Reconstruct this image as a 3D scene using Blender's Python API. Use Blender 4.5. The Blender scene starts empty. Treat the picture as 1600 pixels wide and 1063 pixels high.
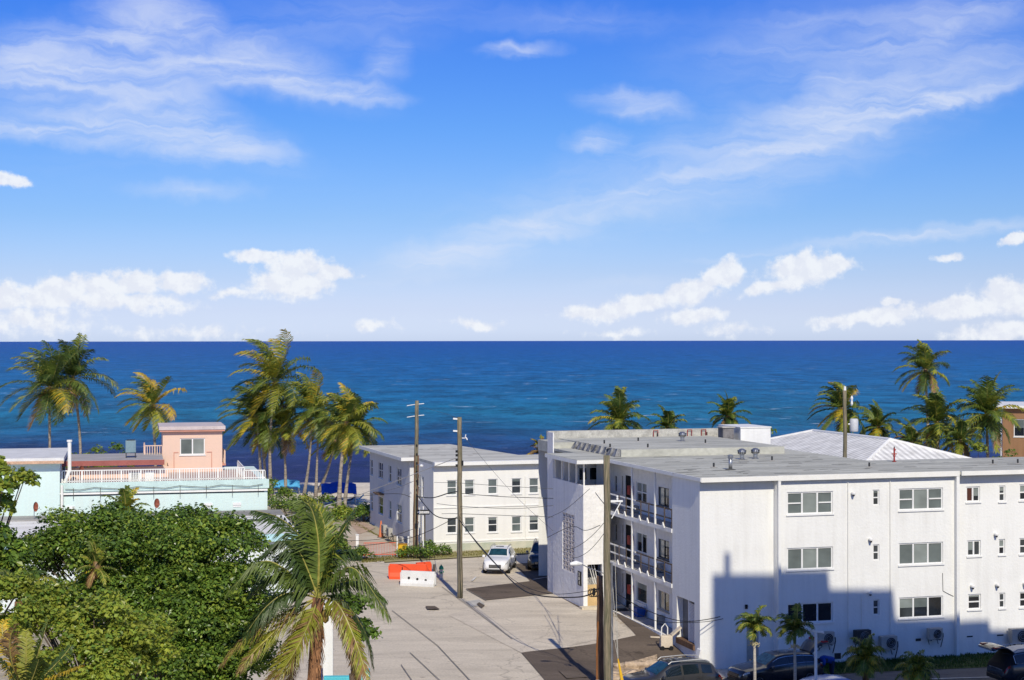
import bpy, bmesh, math, random
import numpy as np
from mathutils import Vector, Matrix

rnd = random.Random(11)
SC = bpy.context.scene
COL = SC.collection
R = math.radians

# ------------------------------------------------------------------ survey
# Plan of the place: the eye is 15 m above the street at the origin and looks
# along +Y to the sea.  A bearing/dip pair (as read off a 1600 x 1063 sheet)
# plus a height or a distance gives a point of the site.
F = 2600.0
H = 15.0
def hor(x): return 532.7 - .0014 * (x - 800)
ABASE = -.96                     # the white block's front stands in a dip beside the street
def gz(X, Y):
    """height of the ground: level street and sand, falling towards the block's front"""
    c, s_ = .9608, .2773; dx, dy = X - 9.05, Y - 80.3
    a, b = dx * c + dy * s_, -dx * s_ + dy * c
    k = max(0., min(1., (a + 8.5) / 6.5)); k = k * k * (3 - 2 * k)
    t = max(0., b)
    return ABASE * k * math.exp(-(t / 3.2) ** 1.25)
def G(x, y, z=None, off=0.):
    """point where the bearing/dip meets height z (or the ground)"""
    zz = z if z is not None else 0.
    for i in range(12 if z is None else 1):
        d = F * (H - zz) / (y - hor(x)); p = Vector(((x - 800) / F * d, d, zz))
        if z is None: zz = gz(p.x, p.y) + off; p.z = zz
    return p
def P(x, y, d): return Vector(((x - 800) / F * d, d, H - (y - hor(x)) / F * d))

class Frame:
    """ground frame of a building: a runs along its front, b away from it"""
    def __init__(s, o, deg):
        s.X, s.Y, s.t = o[0], o[1], deg
        s.c, s.s = math.cos(R(deg)), math.sin(R(deg))
    def fa(s, px, b):
        k = (px - 800) / F; x0 = s.X - s.s * b; y0 = s.Y + s.c * b
        return (k * y0 - x0) / (s.c - k * s.s)
    def fb(s, px, a):
        k = (px - 800) / F; x0 = s.X + s.c * a; y0 = s.Y + s.s * a
        return (x0 - k * y0) / (s.s + k * s.c)
    def d(s, a, b): return s.Y + s.s * a + s.c * b
    def z(s, px, py, a, b): return H - (py - hor(px)) / F * s.d(a, b)
    def inv(s, p):
        x, y = p[0] - s.X, p[1] - s.Y; return (x * s.c + y * s.s, -x * s.s + y * s.c)
    def w(s, a, b, z=0): return Vector((s.X + s.c * a - s.s * b, s.Y + s.s * a + s.c * b, z))

# ------------------------------------------------------------------ materials
def lin(r, g, b):
    f = lambda c: (c / 255 / 12.92) if c / 255 <= .04045 else ((c / 255 + .055) / 1.055) ** 2.4
    return (f(r), f(g), f(b))
def _n(nt, t, **k):
    n = nt.nodes.new(t)
    for a, v in k.items(): setattr(n, a, v)
    return n
MATS = {}
def mat(name, col, rough=.7, spec=.3, var=.25, scale=1.5, fine=.12, fscale=25., bump=.0, bscale=40., metal=0., coat=0.,
        world=False, stretch=(1, 1, 1), tint=None, transl=0.):
    if name in MATS: return MATS[name]
    m = bpy.data.materials.new(name); m.use_nodes = True; MATS[name] = m
    nt = m.node_tree; L = nt.links
    bs = nt.nodes['Principled BSDF']
    bs.inputs['Roughness'].default_value = rough
    bs.inputs['Specular IOR Level'].default_value = spec
    bs.inputs['Metallic'].default_value = metal
    bs.inputs['Coat Weight'].default_value = coat
    if world:
        src = _n(nt, 'ShaderNodeNewGeometry').outputs['Position']
    else:
        src = _n(nt, 'ShaderNodeTexCoord').outputs['Object']
    mp = _n(nt, 'ShaderNodeMapping'); mp.inputs['Scale'].default_value = stretch
    L.new(src, mp.inputs['Vector'])
    n1 = _n(nt, 'ShaderNodeTexNoise'); n1.inputs['Scale'].default_value = scale; n1.inputs['Detail'].default_value = 6
    n1.inputs['Roughness'].default_value = .6
    n2 = _n(nt, 'ShaderNodeTexNoise'); n2.inputs['Scale'].default_value = fscale; n2.inputs['Detail'].default_value = 3
    L.new(mp.outputs[0], n1.inputs['Vector']); L.new(mp.outputs[0], n2.inputs['Vector'])
    r1 = _n(nt, 'ShaderNodeMapRange'); r1.inputs['From Min'].default_value = .38; r1.inputs['From Max'].default_value = .64
    L.new(n1.outputs['Fac'], r1.inputs['Value'])
    mx = _n(nt, 'ShaderNodeMix', data_type='RGBA')
    c2 = tint if tint else tuple(c * (1 - var) for c in col)
    mx.inputs[6].default_value = (*col, 1); mx.inputs[7].default_value = (*c2, 1)
    L.new(r1.outputs[0], mx.inputs[0])
    mf = _n(nt, 'ShaderNodeMapRange'); mf.inputs['From Min'].default_value = .3; mf.inputs['From Max'].default_value = .7
    mf.inputs['To Min'].default_value = 1 - fine; mf.inputs['To Max'].default_value = 1 + fine
    L.new(n2.outputs['Fac'], mf.inputs['Value'])
    vm = _n(nt, 'ShaderNodeVectorMath', operation='SCALE')
    L.new(mx.outputs[2], vm.inputs[0]); L.new(mf.outputs[0], vm.inputs['Scale'])
    L.new(vm.outputs[0], bs.inputs['Base Color'])
    if bump:
        nb = _n(nt, 'ShaderNodeTexNoise'); nb.inputs['Scale'].default_value = bscale; nb.inputs['Detail'].default_value = 5
        L.new(mp.outputs[0], nb.inputs['Vector'])
        bp = _n(nt, 'ShaderNodeBump'); bp.inputs['Strength'].default_value = bump; bp.inputs['Distance'].default_value = .05
        L.new(nb.outputs['Fac'], bp.inputs['Height']); L.new(bp.outputs[0], bs.inputs['Normal'])
    if transl:
        tr = _n(nt, 'ShaderNodeBsdfTranslucent'); L.new(vm.outputs[0], tr.inputs['Color'])
        ms = _n(nt, 'ShaderNodeMixShader'); ms.inputs[0].default_value = transl
        L.new(bs.outputs[0], ms.inputs[1]); L.new(tr.outputs[0], ms.inputs[2])
        L.new(ms.outputs[0], nt.nodes['Material Output'].inputs['Surface'])
    return m

def wavy(name, c1, c2, scale, axis='Z', rough=.4, spec=.5, lo=.35, hi=.65):
    """two-colour stripes: blinds, tiles, slats"""
    if name in MATS: return MATS[name]
    m = bpy.data.materials.new(name); m.use_nodes = True; MATS[name] = m
    nt = m.node_tree; L = nt.links; bs = nt.nodes['Principled BSDF']
    bs.inputs['Roughness'].default_value = rough; bs.inputs['Specular IOR Level'].default_value = spec
    tc = _n(nt, 'ShaderNodeTexCoord')
    wv = _n(nt, 'ShaderNodeTexWave', bands_direction=axis); wv.inputs['Scale'].default_value = scale
    wv.inputs['Distortion'].default_value = .15; wv.inputs['Detail'].default_value = 1
    L.new(tc.outputs['Object'], wv.inputs['Vector'])
    mr = _n(nt, 'ShaderNodeMapRange'); mr.inputs['From Min'].default_value = lo; mr.inputs['From Max'].default_value = hi
    L.new(wv.outputs['Fac'], mr.inputs['Value'])
    mx = _n(nt, 'ShaderNodeMix', data_type='RGBA'); mx.inputs[6].default_value = (*c1, 1); mx.inputs[7].default_value = (*c2, 1)
    L.new(mr.outputs[0], mx.inputs[0])
    no = _n(nt, 'ShaderNodeTexNoise'); no.inputs['Scale'].default_value = 1.3
    L.new(tc.outputs['Object'], no.inputs['Vector'])
    m2 = _n(nt, 'ShaderNodeMapRange'); m2.inputs['To Min'].default_value = .6; m2.inputs['To Max'].default_value = 1.35
    L.new(no.outputs['Fac'], m2.inputs['Value'])
    vm = _n(nt, 'ShaderNodeVectorMath', operation='SCALE'); L.new(mx.outputs[2], vm.inputs[0]); L.new(m2.outputs[0], vm.inputs['Scale'])
    L.new(vm.outputs[0], bs.inputs['Base Color'])
    return m

def stucco(name, col, rust=.1, bump=.25, bscale=9., dirt=(.42, .40, .36), dirtamt=.18):
    """painted wall render: trowel relief, faint rain streaks, dirt patches"""
    if name in MATS: return MATS[name]
    m = bpy.data.materials.new(name); m.use_nodes = True; MATS[name] = m
    nt = m.node_tree; L = nt.links; bs = nt.nodes['Principled BSDF']
    bs.inputs['Roughness'].default_value = .85; bs.inputs['Specular IOR Level'].default_value = .15
    tc = _n(nt, 'ShaderNodeTexCoord')
    mp = _n(nt, 'ShaderNodeMapping'); mp.inputs['Scale'].default_value = (2.2, 2.2, .16)
    L.new(tc.outputs['Object'], mp.inputs['Vector'])
    st = _n(nt, 'ShaderNodeTexNoise'); st.inputs['Scale'].default_value = 1.6; st.inputs['Detail'].default_value = 6
    L.new(mp.outputs[0], st.inputs['Vector'])
    bl = _n(nt, 'ShaderNodeTexNoise'); bl.inputs['Scale'].default_value = .55; bl.inputs['Detail'].default_value = 8; bl.inputs['Roughness'].default_value = .65
    L.new(tc.outputs['Object'], bl.inputs['Vector'])
    mu = _n(nt, 'ShaderNodeMath', operation='MULTIPLY'); L.new(st.outputs['Fac'], mu.inputs[0]); L.new(bl.outputs['Fac'], mu.inputs[1])
    mr = _n(nt, 'ShaderNodeMapRange'); mr.inputs['From Min'].default_value = .2; mr.inputs['From Max'].default_value = .42
    mr.inputs['To Max'].default_value = dirtamt
    L.new(mu.outputs[0], mr.inputs['Value'])
    mx = _n(nt, 'ShaderNodeMix', data_type='RGBA'); mx.inputs[6].default_value = (*col, 1); mx.inputs[7].default_value = (*dirt, 1)
    L.new(mr.outputs[0], mx.inputs[0]); L.new(mx.outputs[2], bs.inputs['Base Color'])
    nb = _n(nt, 'ShaderNodeTexNoise'); nb.inputs['Scale'].default_value = bscale; nb.inputs['Detail'].default_value = 5
    L.new(tc.outputs['Object'], nb.inputs['Vector'])
    bp = _n(nt, 'ShaderNodeBump'); bp.inputs['Strength'].default_value = bump; bp.inputs['Distance'].default_value = .05
    L.new(nb.outputs['Fac'], bp.inputs['Height']); L.new(bp.outputs[0], bs.inputs['Normal'])
    return m

# ------------------------------------------------------------------ mesh building
class MB:
    def __init__(s): s.v = []; s.f = []; s.mi = []; s.m = 0
    def _add(s, vs, fs):
        o = len(s.v); s.v += [tuple(p) for p in vs]
        for f in fs: s.f.append(tuple(i + o for i in f)); s.mi.append(s.m)
        return s
    def hexa(s, c):
        return s._add(c, [(0, 3, 2, 1), (4, 5, 6, 7), (0, 1, 5, 4), (1, 2, 6, 5), (2, 3, 7, 6), (3, 0, 4, 7)])
    def box(s, x0, x1, y0, y1, z0, z1):
        return s.hexa([(x0, y0, z0), (x1, y0, z0), (x1, y1, z0), (x0, y1, z0), (x0, y0, z1), (x1, y0, z1), (x1, y1, z1), (x0, y1, z1)])
    def quad(s, *p): return s._add(p, [tuple(range(len(p)))])
    def prism(s, poly, z0, z1):
        n = len(poly)
        vs = [(p[0], p[1], z0) for p in poly] + [(p[0], p[1], z1) for p in poly]
        fs = [tuple(range(n - 1, -1, -1)), tuple(range(n, 2 * n))] + [(i, (i + 1) % n, n + (i + 1) % n, n + i) for i in range(n)]
        return s._add(vs, fs)
    def bar(s, p0, p1, w, h=None, up=(0, 0, 1)):
        p0, p1 = Vector(p0), Vector(p1); h = h or w
        d = (p1 - p0).normalized(); upv = Vector(up)
        if abs(d.dot(upv)) > .99: upv = Vector((1, 0, 0))
        a = d.cross(upv).normalized() * w / 2; b = a.cross(d).normalized() * h / 2
        return s.hexa([p0 - a - b, p0 + a - b, p0 + a + b, p0 - a + b, p1 - a - b, p1 + a - b, p1 + a + b, p1 - a + b])
    def tube(s, pts, r, n=8, cap=True):
        pts = [Vector(p) for p in pts]; m = len(pts)
        rr = r if isinstance(r, (list, tuple)) else [r] * m
        vs = []; fs = []; ref = None
        for i, p in enumerate(pts):
            t = (pts[min(i + 1, m - 1)] - pts[max(i - 1, 0)]).normalized()
            if ref is None:
                ref = Vector((0, 0, 1)) if abs(t.z) < .9 else Vector((1, 0, 0))
            a = t.cross(ref).normalized(); b = a.cross(t).normalized(); ref = b
            for k in range(n):
                an = 2 * math.pi * k / n
                vs.append(p + (a * math.cos(an) + b * math.sin(an)) * rr[i])
        for i in range(m - 1):
            for k in range(n):
                fs.append((i * n + k, i * n + (k + 1) % n, (i + 1) * n + (k + 1) % n, (i + 1) * n + k))
        if cap: fs += [tuple(range(n - 1, -1, -1)), tuple(range((m - 1) * n, m * n))]
        return s._add(vs, fs)
    def lathe(s, prof, c=(0, 0, 0), n=14, axis='Z'):
        vs = []; fs = []; m = len(prof)
        for r, h in prof:
            for k in range(n):
                an = 2 * math.pi * k / n; x, y = r * math.cos(an), r * math.sin(an)
                q = (x, y, h) if axis == 'Z' else ((h, x, y) if axis == 'X' else (y, h, x))
                vs.append((c[0] + q[0], c[1] + q[1], c[2] + q[2]))
        for i in range(m - 1):
            for k in range(n):
                fs.append((i * n + k, i * n + (k + 1) % n, (i + 1) * n + (k + 1) % n, (i + 1) * n + k))
        fs += [tuple(range(n - 1, -1, -1)), tuple(range((m - 1) * n, m * n))]
        return s._add(vs, fs)
    def build(s, name, m, parent=None, smooth=False):
        me = bpy.data.meshes.new(name); me.from_pydata(s.v, [], s.f)
        ms = m if isinstance(m, (list, tuple)) else [m]
        for q in ms: me.materials.append(q)
        if len(ms) > 1: me.polygons.foreach_set('material_index', s.mi)
        if smooth: me.polygons.foreach_set('use_smooth', [True] * len(me.polygons))
        me.update()
        o = bpy.data.objects.new(name, me); COL.objects.link(o)
        if parent: o.parent = parent
        return o
def bev(o, w=.02, seg=2):
    md = o.modifiers.new('bevel', 'BEVEL'); md.width = w; md.segments = seg; md.limit_method = 'ANGLE'; return o

def tag(o, label, cat, group=None):
    o['label'] = label; o['category'] = cat
    if group: o['group'] = group
    return o
def thing(name, label, cat, loc=(0, 0, 0), rz=0., group=None):
    o = bpy.data.objects.new(name, None); COL.objects.link(o)
    o.location = loc; o.rotation_euler = (0, 0, R(rz)); o.empty_display_size = .3
    return tag(o, label, cat, group)
def struct(o, kind='structure'): o['kind'] = kind; return o
def copy_tree(o, parent=None):
    c = o.copy(); COL.objects.link(c)
    if parent: c.parent = parent
    for ch in list(o.children): copy_tree(ch, c)
    return c
def at(o, loc, rz=0., s=1.):
    o.location = loc; o.rotation_euler = (0, 0, R(rz)); o.scale = (s, s, s); return o

# walls with real openings: f(s, z, n) maps wall coordinates (n = into the wall) to the building frame
def front(b): return lambda s, z, n: (s, b + n, z)
def side(a): return lambda s, z, n: (a + n, s, z)
def fbox(mb, f, s0, s1, z0, z1, n0, n1):
    return mb.hexa([f(s0, z0, n0), f(s1, z0, n0), f(s1, z0, n1), f(s0, z0, n1), f(s0, z1, n0), f(s1, z1, n0), f(s1, z1, n1), f(s0, z1, n1)])
def wall(mb, f, s0, s1, z0, z1, holes=(), depth=.14):
    S = sorted({s0, s1, *[h[0] for h in holes], *[h[1] for h in holes]}); S = [s for s in S if s0 <= s <= s1]
    Z = sorted({z0, z1, *[h[2] for h in holes], *[h[3] for h in holes]}); Z = [z for z in Z if z0 <= z <= z1]
    for i in range(len(S) - 1):
        for j in range(len(Z) - 1):
            cs, cz = (S[i] + S[i + 1]) / 2, (Z[j] + Z[j + 1]) / 2
            if any(h[0] < cs < h[1] and h[2] < cz < h[3] for h in holes): continue
            mb.quad(f(S[i], Z[j], 0), f(S[i + 1], Z[j], 0), f(S[i + 1], Z[j + 1], 0), f(S[i], Z[j + 1], 0))
    for h in holes:
        a, b, c, d = h[:4]
        for p, q in (((a, c), (b, c)), ((b, c), (b, d)), ((b, d), (a, d)), ((a, d), (a, c))):
            mb.quad(f(p[0], p[1], 0), f(q[0], q[1], 0), f(q[0], q[1], depth), f(p[0], p[1], depth))
wr = random.Random(23)
def window(parent, f, s0, s1, z0, z1, style, frame_m, glass, sill=True, n=.05, fr=.05, sub=None):
    """frame with bars set back into the opening, pane behind it"""
    w, h = s1 - s0, z1 - z0
    m = MB(); n1 = n + .06; e = .004
    fbox(m, f, s0 + e, s0 + fr, z0 + e, z1 - e, n, n1); fbox(m, f, s1 - fr, s1 - e, z0 + e, z1 - e, n, n1)
    fbox(m, f, s0 + fr, s1 - fr, z1 - fr, z1 - e, n, n1); fbox(m, f, s0 + fr, s1 - fr, z0 + e, z0 + fr, n, n1)
    nl = {'triple': 3, 'triple_hung': 3, 'double': 2, 'double_hung': 2}.get(style, 1)
    for k in range(1, nl):
        c = s0 + w * k / nl; fbox(m, f, c - fr * .6, c + fr * .6, z0 + fr, z1 - fr, n, n1)
    for k in range(nl):
        if style in ('hung', 'double_hung') or (style == 'triple_hung' and k != 1):
            a = s0 + w * k / nl + fr; b = s0 + w * (k + 1) / nl - fr; c = (z0 + z1) / 2
            fbox(m, f, a, b, c - fr * .45, c + fr * .45, n - .012, n1)
    if sill: fbox(m, f, s0 - .06, s1 + .06, z0 - .07, z0 - .003, -.06, .05)
    o = m.build('window', frame_m, parent)
    gl = glass if isinstance(glass, (list, tuple)) else [glass] * nl
    for k in range(nl):
        g = MB(); a = s0 + w * k / nl + fr * .5; b = s0 + w * (k + 1) / nl - fr * .5
        zz = z0 + fr * .5; gm = gl[k % len(gl)]
        if gm in (M_glass, M_glass2) and wr.random() < .55 and h > .7:      # blind let down part of the way
            zz = z1 - fr * .5; zb_ = z1 - h * wr.choice((.2, .33, .5, .62))
            g2 = MB(); fbox(g2, f, a, b, zb_, zz, n1 - .025, n1 - .015); g2.build('blind', wr.choice((M_blind, M_blindl, M_blindl)), o)
            fbox(g, f, a, b, z0 + fr * .5, zb_ - .003, n1 - .025, n1 - .015)
        else: fbox(g, f, a, b, zz, z1 - fr * .5, n1 - .025, n1 - .015)
        g.build('pane', gm, o)
    return o

# ------------------------------------------------------------------ common materials
M_white = stucco('white_stucco', (.80, .80, .77), dirtamt=.19, bump=.28)
M_white2 = stucco('rough_white_stucco', (.80, .79, .77), bump=1.0, bscale=4., dirtamt=.22)
M_trim = mat('white_trim', (.82, .81, .76), rough=.5, var=.08, fine=.05)
M_frame = mat('window_frame_white', (.80, .80, .78), rough=.4, var=.05, fine=.03)
M_teal = stucco('teal_paint', (.62, .76, .72), dirt=(.60, .66, .62), dirtamt=.5)
M_peach = stucco('peach_paint', (.76, .55, .43), dirtamt=.12)
M_peachtrim = mat('peach_trim', (.62, .30, .22), rough=.7, var=.15)
M_glass = mat('dark_glass', (.018, .022, .028), rough=.06, spec=.6, var=.5, scale=.8, fine=0)
M_glass2 = mat('grey_glass', (.06, .07, .075), rough=.08, spec=.6, var=.5, scale=.8, fine=0)
M_blind = wavy('glass_over_blinds', (.17, .20, .19), (.09, .11, .11), 5.5, rough=.12, spec=.5)
M_blindl = wavy('glass_over_pale_blinds', (.28, .31, .29), (.17, .20, .19), 5.5, rough=.12, spec=.5)
M_curtain = wavy('glass_over_curtain', (.13, .045, .03), (.05, .018, .015), 6., axis='X', rough=.1, spec=.5)
M_roof = mat('grey_roof_membrane', (.52, .52, .455), rough=.9, var=.3, scale=.35, fine=.12, fscale=6, stretch=(.5, 1.6, 1), bump=.2, bscale=2)
M_roofpatch = mat('roof_tar_patch', (.13, .13, .12), rough=.9)
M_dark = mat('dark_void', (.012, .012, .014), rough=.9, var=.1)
M_shadein = mat('grey_interior', (.22, .22, .22), rough=.9)
M_steel = mat('galvanised_steel', (.45, .46, .47), rough=.35, metal=.8, var=.3, scale=4)
M_black = mat('black_plastic', (.015, .015, .016), rough=.5, var=.2)
M_rail = mat('brown_rail', (.10, .075, .06), rough=.6, var=.3)
M_acgrey = mat('beige_metal', (.42, .40, .36), rough=.5, var=.2, scale=3)
M_acdark = mat('dark_grille', (.04, .042, .045), rough=.6, var=.3)
M_red = mat('red_paint', (.33, .03, .025), rough=.4, var=.25, scale=5)
M_wood = mat('weathered_pole_wood', (.27, .22, .15), rough=.9, var=.55, scale=3, stretch=(6, 6, .35), fine=.3, fscale=9, bump=.6, bscale=8, tint=(.12, .12, .07))
M_wood2 = mat('brown_pole_wood', (.21, .12, .07), rough=.9, var=.55, scale=3, stretch=(6, 6, .35), fine=.35, fscale=9, bump=.6, bscale=8, tint=(.10, .06, .04))
M_wire = mat('black_cable', (.015, .015, .015), rough=.6, var=.1)
M_wireg = mat('grey_cable', (.10, .10, .10), rough=.6, var=.1)
M_yel = mat('yellow_guard', (.72, .42, .02), rough=.5, var=.15)
M_orange = mat('orange_plastic', (.85, .10, .03), rough=.5, var=.15)
M_conc = mat('pale_concrete', (.50, .48, .44), rough=.9, var=.25, scale=1.5)
EXPOSURE = 0.0
SUN_E = 4.1
TINT = [(1.07, 1.26, 2.05), (.86, .98, 1.64), (.70, .83, 1.38), (.50, .72, 1.23), (.335, .63, 1.22), (.20, .50, 1.27), (.28, .50, 1.1)]
CLOUD_A = (8.9, 9.2, 9.7); CLOUD_B = (8.0, 8.35, 9.25); CLOUD_C = (7.4, 8.0, 9.4)
# ------------------------------------------------------------------ eye, sun, sky
cam = bpy.data.cameras.new('camera'); co = bpy.data.objects.new('camera', cam); COL.objects.link(co)
cam.sensor_width = 36; cam.lens = 36 * F / 1600; cam.clip_end = 200000; cam.clip_start = .5
co.location = (0, 0, H); co.rotation_euler = (Matrix.Rotation(R(90), 4, 'X') @ Matrix.Rotation(-.0014, 4, 'Z')).to_euler()
cam.shift_y = .00075
SC.camera = co
SC.view_settings.view_transform = 'Standard'; SC.view_settings.look = 'None'
SC.view_settings.exposure = EXPOSURE; SC.view_settings.gamma = 1

SUN_EL, SUN_AZ = 40.0, 10.5          # sun behind the eye, 10.5 deg to its right
S = Vector((math.sin(R(SUN_AZ)) * math.cos(R(SUN_EL)), -math.cos(R(SUN_AZ)) * math.cos(R(SUN_EL)), math.sin(R(SUN_EL))))
sl = bpy.data.lights.new('sun', 'SUN'); sl.energy = SUN_E; sl.angle = R(.5); sl.color = (1, .92, .75)
so = bpy.data.objects.new('sun', sl); COL.objects.link(so); so.rotation_euler = S.to_track_quat('Z', 'Y').to_euler()

W = bpy.data.worlds.new('World'); SC.world = W; W.use_nodes = True
nt = W.node_tree; L = nt.links; nt.nodes.clear()
out = _n(nt, 'ShaderNodeOutputWorld'); bg = _n(nt, 'ShaderNodeBackground'); bg.inputs['Strength'].default_value = .1
L.new(bg.outputs[0], out.inputs['Surface'])
sky = _n(nt, 'ShaderNodeTexSky'); sky.sky_type = 'NISHITA'; sky.sun_disc = False
sky.sun_elevation = R(SUN_EL); sky.sun_rotation = math.atan2(S.x, S.y)
sky.air_density = 1.0; sky.dust_density = .6; sky.ozone_density = 2.0; sky.altitude = 10
def mth(op, a, b=None, c=None, clamp=False):
    n = _n(nt, 'ShaderNodeMath', operation=op, use_clamp=clamp)
    for i, q in enumerate((a, b, c)):
        if q is None: continue
        if isinstance(q, (int, float)): n.inputs[i].default_value = q
        else: L.new(q, n.inputs[i])
    return n.outputs[0]
tc = _n(nt, 'ShaderNodeTexCoord'); sx = _n(nt, 'ShaderNodeSeparateXYZ'); L.new(tc.outputs['Generated'], sx.inputs[0])
az = mth('ARCTAN2', sx.outputs[0], sx.outputs[1])
el = mth('ARCSINE', sx.outputs[2])
# sky map: one unit = 1/2600 rad of bearing (east of the sea axis) and of elevation
u = mth('MULTIPLY_ADD', az, F, 800.); v = mth('MULTIPLY', el, F)
uv = _n(nt, 'ShaderNodeCombineXYZ'); L.new(u, uv.inputs[0]); L.new(v, uv.inputs[1])
def noise(vec, scale, detail=5, rough=.55, dist=0.):
    n = _n(nt, 'ShaderNodeTexNoise'); n.inputs['Scale'].default_value = scale; n.inputs['Detail'].default_value = detail
    n.inputs['Roughness'].default_value = rough; n.inputs['Distortion'].default_value = dist
    L.new(vec, n.inputs['Vector']); return n.outputs['Fac']
def ell(vec, cx, cy, rx, ry, rot=0., op=1.):
    """soft ellipse: op at the middle, 0 at the rim, negative outside"""
    m = _n(nt, 'ShaderNodeMapping', vector_type='TEXTURE'); m.inputs['Location'].default_value = (cx, 532.7 - cy, 0)
    m.inputs['Rotation'].default_value = (0, 0, R(rot)); m.inputs['Scale'].default_value = (rx * 1.08, ry * 1.12, 1)
    L.new(vec, m.inputs['Vector'])
    ln = _n(nt, 'ShaderNodeVectorMath', operation='LENGTH'); L.new(m.outputs[0], ln.inputs[0])
    return mth('MULTIPLY_ADD', ln.outputs['Value'], -op, op)
def smooth(x, a, b, t=1.):
    n = _n(nt, 'ShaderNodeMapRange', interpolation_type='SMOOTHSTEP'); n.inputs['From Min'].default_value = a; n.inputs['From Max'].default_value = b
    n.inputs['To Max'].default_value = t; L.new(x, n.inputs['Value']); return n.outputs[0]
def mixc(fac, a, b, blend='MIX'):
    n = _n(nt, 'ShaderNodeMix', data_type='RGBA', blend_type=blend)
    if isinstance(fac, (int, float)): n.inputs[0].default_value = fac
    else: L.new(fac, n.inputs[0])
    for i, q in ((6, a), (7, b)):
        if isinstance(q, tuple): n.inputs[i].default_value = (*q, 1)
        else: L.new(q, n.inputs[i])
    return n.outputs[2]
# clear-sky tint by elevation (the camera's saturated rendering of this sky)
rp = _n(nt, 'ShaderNodeValToRGB'); L.new(mth('DIVIDE', el, R(90.)), rp.inputs[0])
SKYR = [(.0019, TINT[0]), (.0129, TINT[1]), (.025, TINT[2]), (.047, TINT[3]), (.081, TINT[4]), (.125, TINT[5]), (.4, TINT[6])]
for i, (p, c) in enumerate(SKYR):
    e = rp.color_ramp.elements[i] if i < 2 else rp.color_ramp.elements.new(p)
    e.position = p; e.color = (*c, 1)
base = mixc(1.0, sky.outputs[0], rp.outputs[0], 'MULTIPLY')
# warp the sky map a little so that no cloud is a clean ellipse
wn = _n(nt, 'ShaderNodeTexNoise'); wn.inputs['Scale'].default_value = .026; wn.inputs['Detail'].default_value = 4
L.new(uv.outputs[0], wn.inputs['Vector'])
wv = _n(nt, 'ShaderNodeVectorMath', operation='MULTIPLY_ADD'); wv.inputs[1].default_value = (48, 34, 0); 
ws = _n(nt, 'ShaderNodeVectorMath', operation='SUBTRACT'); ws.inputs[1].default_value = (.5, .5, .5)
L.new(wn.outputs['Color'], ws.inputs[0]); L.new(ws.outputs[0], wv.inputs[0]); L.new(uv.outputs[0], wv.inputs[2])
wuv = wv.outputs[0]
CUM = [(20, 466, 60, 26, 0, .9), (100, 462, 70, 26, 0, 1), (165, 446, 50, 22, 0, 1), (222, 442, 48, 20, 0, 1), (290, 445, 48, 20, 0, 1), (200, 470, 130, 18, 0, .7), (60, 500, 110, 26, 0, .45),
       (300, 520, 130, 12, 0, .35), (468, 418, 50, 27, 0, 1), (455, 442, 78, 26, 0, 1), (522, 430, 42, 15, 0, .9), (405, 402, 48, 11, 0, .85), (362, 460, 50, 9, 0, .5),
       (582, 510, 40, 10, 0, .5), (745, 507, 42, 9, 0, .55), (22, 293, 52, 12, -4, .9),
       (932, 491, 62, 15, 0, .95), (1000, 474, 80, 19, 8, 1), (1075, 458, 62, 20, 14, 1), (1128, 428, 38, 26, 30, 1), (1085, 493, 56, 14, 6, .85), (1150, 515, 60, 9, 0, .4),
       (1250, 424, 62, 28, 8, 1), (1288, 418, 44, 18, 0, 1), (1205, 452, 46, 14, 8, .8), (1310, 506, 56, 9, 0, .7), (1375, 496, 70, 16, 6, .9), (1384, 475, 12, 7, 0, .8),
       (1480, 484, 80, 20, 8, 1), (1560, 468, 70, 28, 0, 1), (1545, 518, 90, 16, 8, .95), (1564, 382, 24, 10, 20, .9), (1470, 408, 28, 6, 0, .6), (960, 522, 50, 8, 0, .4)]
acc = None
for c in CUM:
    e = ell(wuv, *c); acc = e if acc is None else mth('MAXIMUM', acc, e)
fb = noise(uv.outputs[0], .036, 8, .60)
fb2 = noise(uv.outputs[0], .016, 4, .5)
dens = mth('ADD', acc, mth('MULTIPLY_ADD', fb, 1.35, -.62))
cum = smooth(dens, .0, .52, .93)
CIR = [(150, 150, 270, 75, 10, .95), (60, 105, 220, 60, 12, .6), (250, 35, 150, 80, -35, .75), (220, 225, 260, 30, -5, .85), (300, 190, 220, 50, -20, .65), (430, 115, 220, 48, -16, .75), (545, 148, 120, 22, -6, .85), (600, 115, 60, 40, 50, .5),
       (400, 60, 420, 110, 5, .3), (200, 250, 400, 90, 0, .22), (640, 30, 260, 60, 10, .2), (815, 83, 82, 17, 2, .95), (985, 166, 110, 28, -6, .8), (930, 222, 60, 22, 10, .7),
       (1250, 232, 420, 13, 14.5, .6), (1390, 195, 330, 22, 15, .45), (1080, 285, 480, 95, 15, .48), (1300, 160, 450, 130, 12, .36), (1440, 150, 330, 40, 13, .5), (1290, 145, 60, 22, 8, .4), (1250, 60, 340, 80, 8, .4), (1480, 60, 220, 70, 20, .4), (900, 40, 170, 36, 0, .4),
       (800, 365, 230, 28, 11, .75), (680, 415, 170, 26, 8, .55), (1430, 372, 290, 17, 5, .85), (1130, 403, 90, 6, 4, .5), (310, 302, 120, 20, 0, .45), (480, 470, 600, 40, 2, .25), (1000, 440, 140, 14, 2, .3), (700, 330, 700, 90, 6, .16)]
accc = None
for c in CIR:
    e = mth('MAXIMUM', ell(wuv, *c), 0.); accc = e if accc is None else mth('ADD', accc, e)
mr = _n(nt, 'ShaderNodeMapping'); mr.inputs['Rotation'].default_value = (0, 0, R(-11)); mr.inputs['Scale'].default_value = (.0035, .022, 1)
L.new(wuv, mr.inputs['Vector'])
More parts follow.
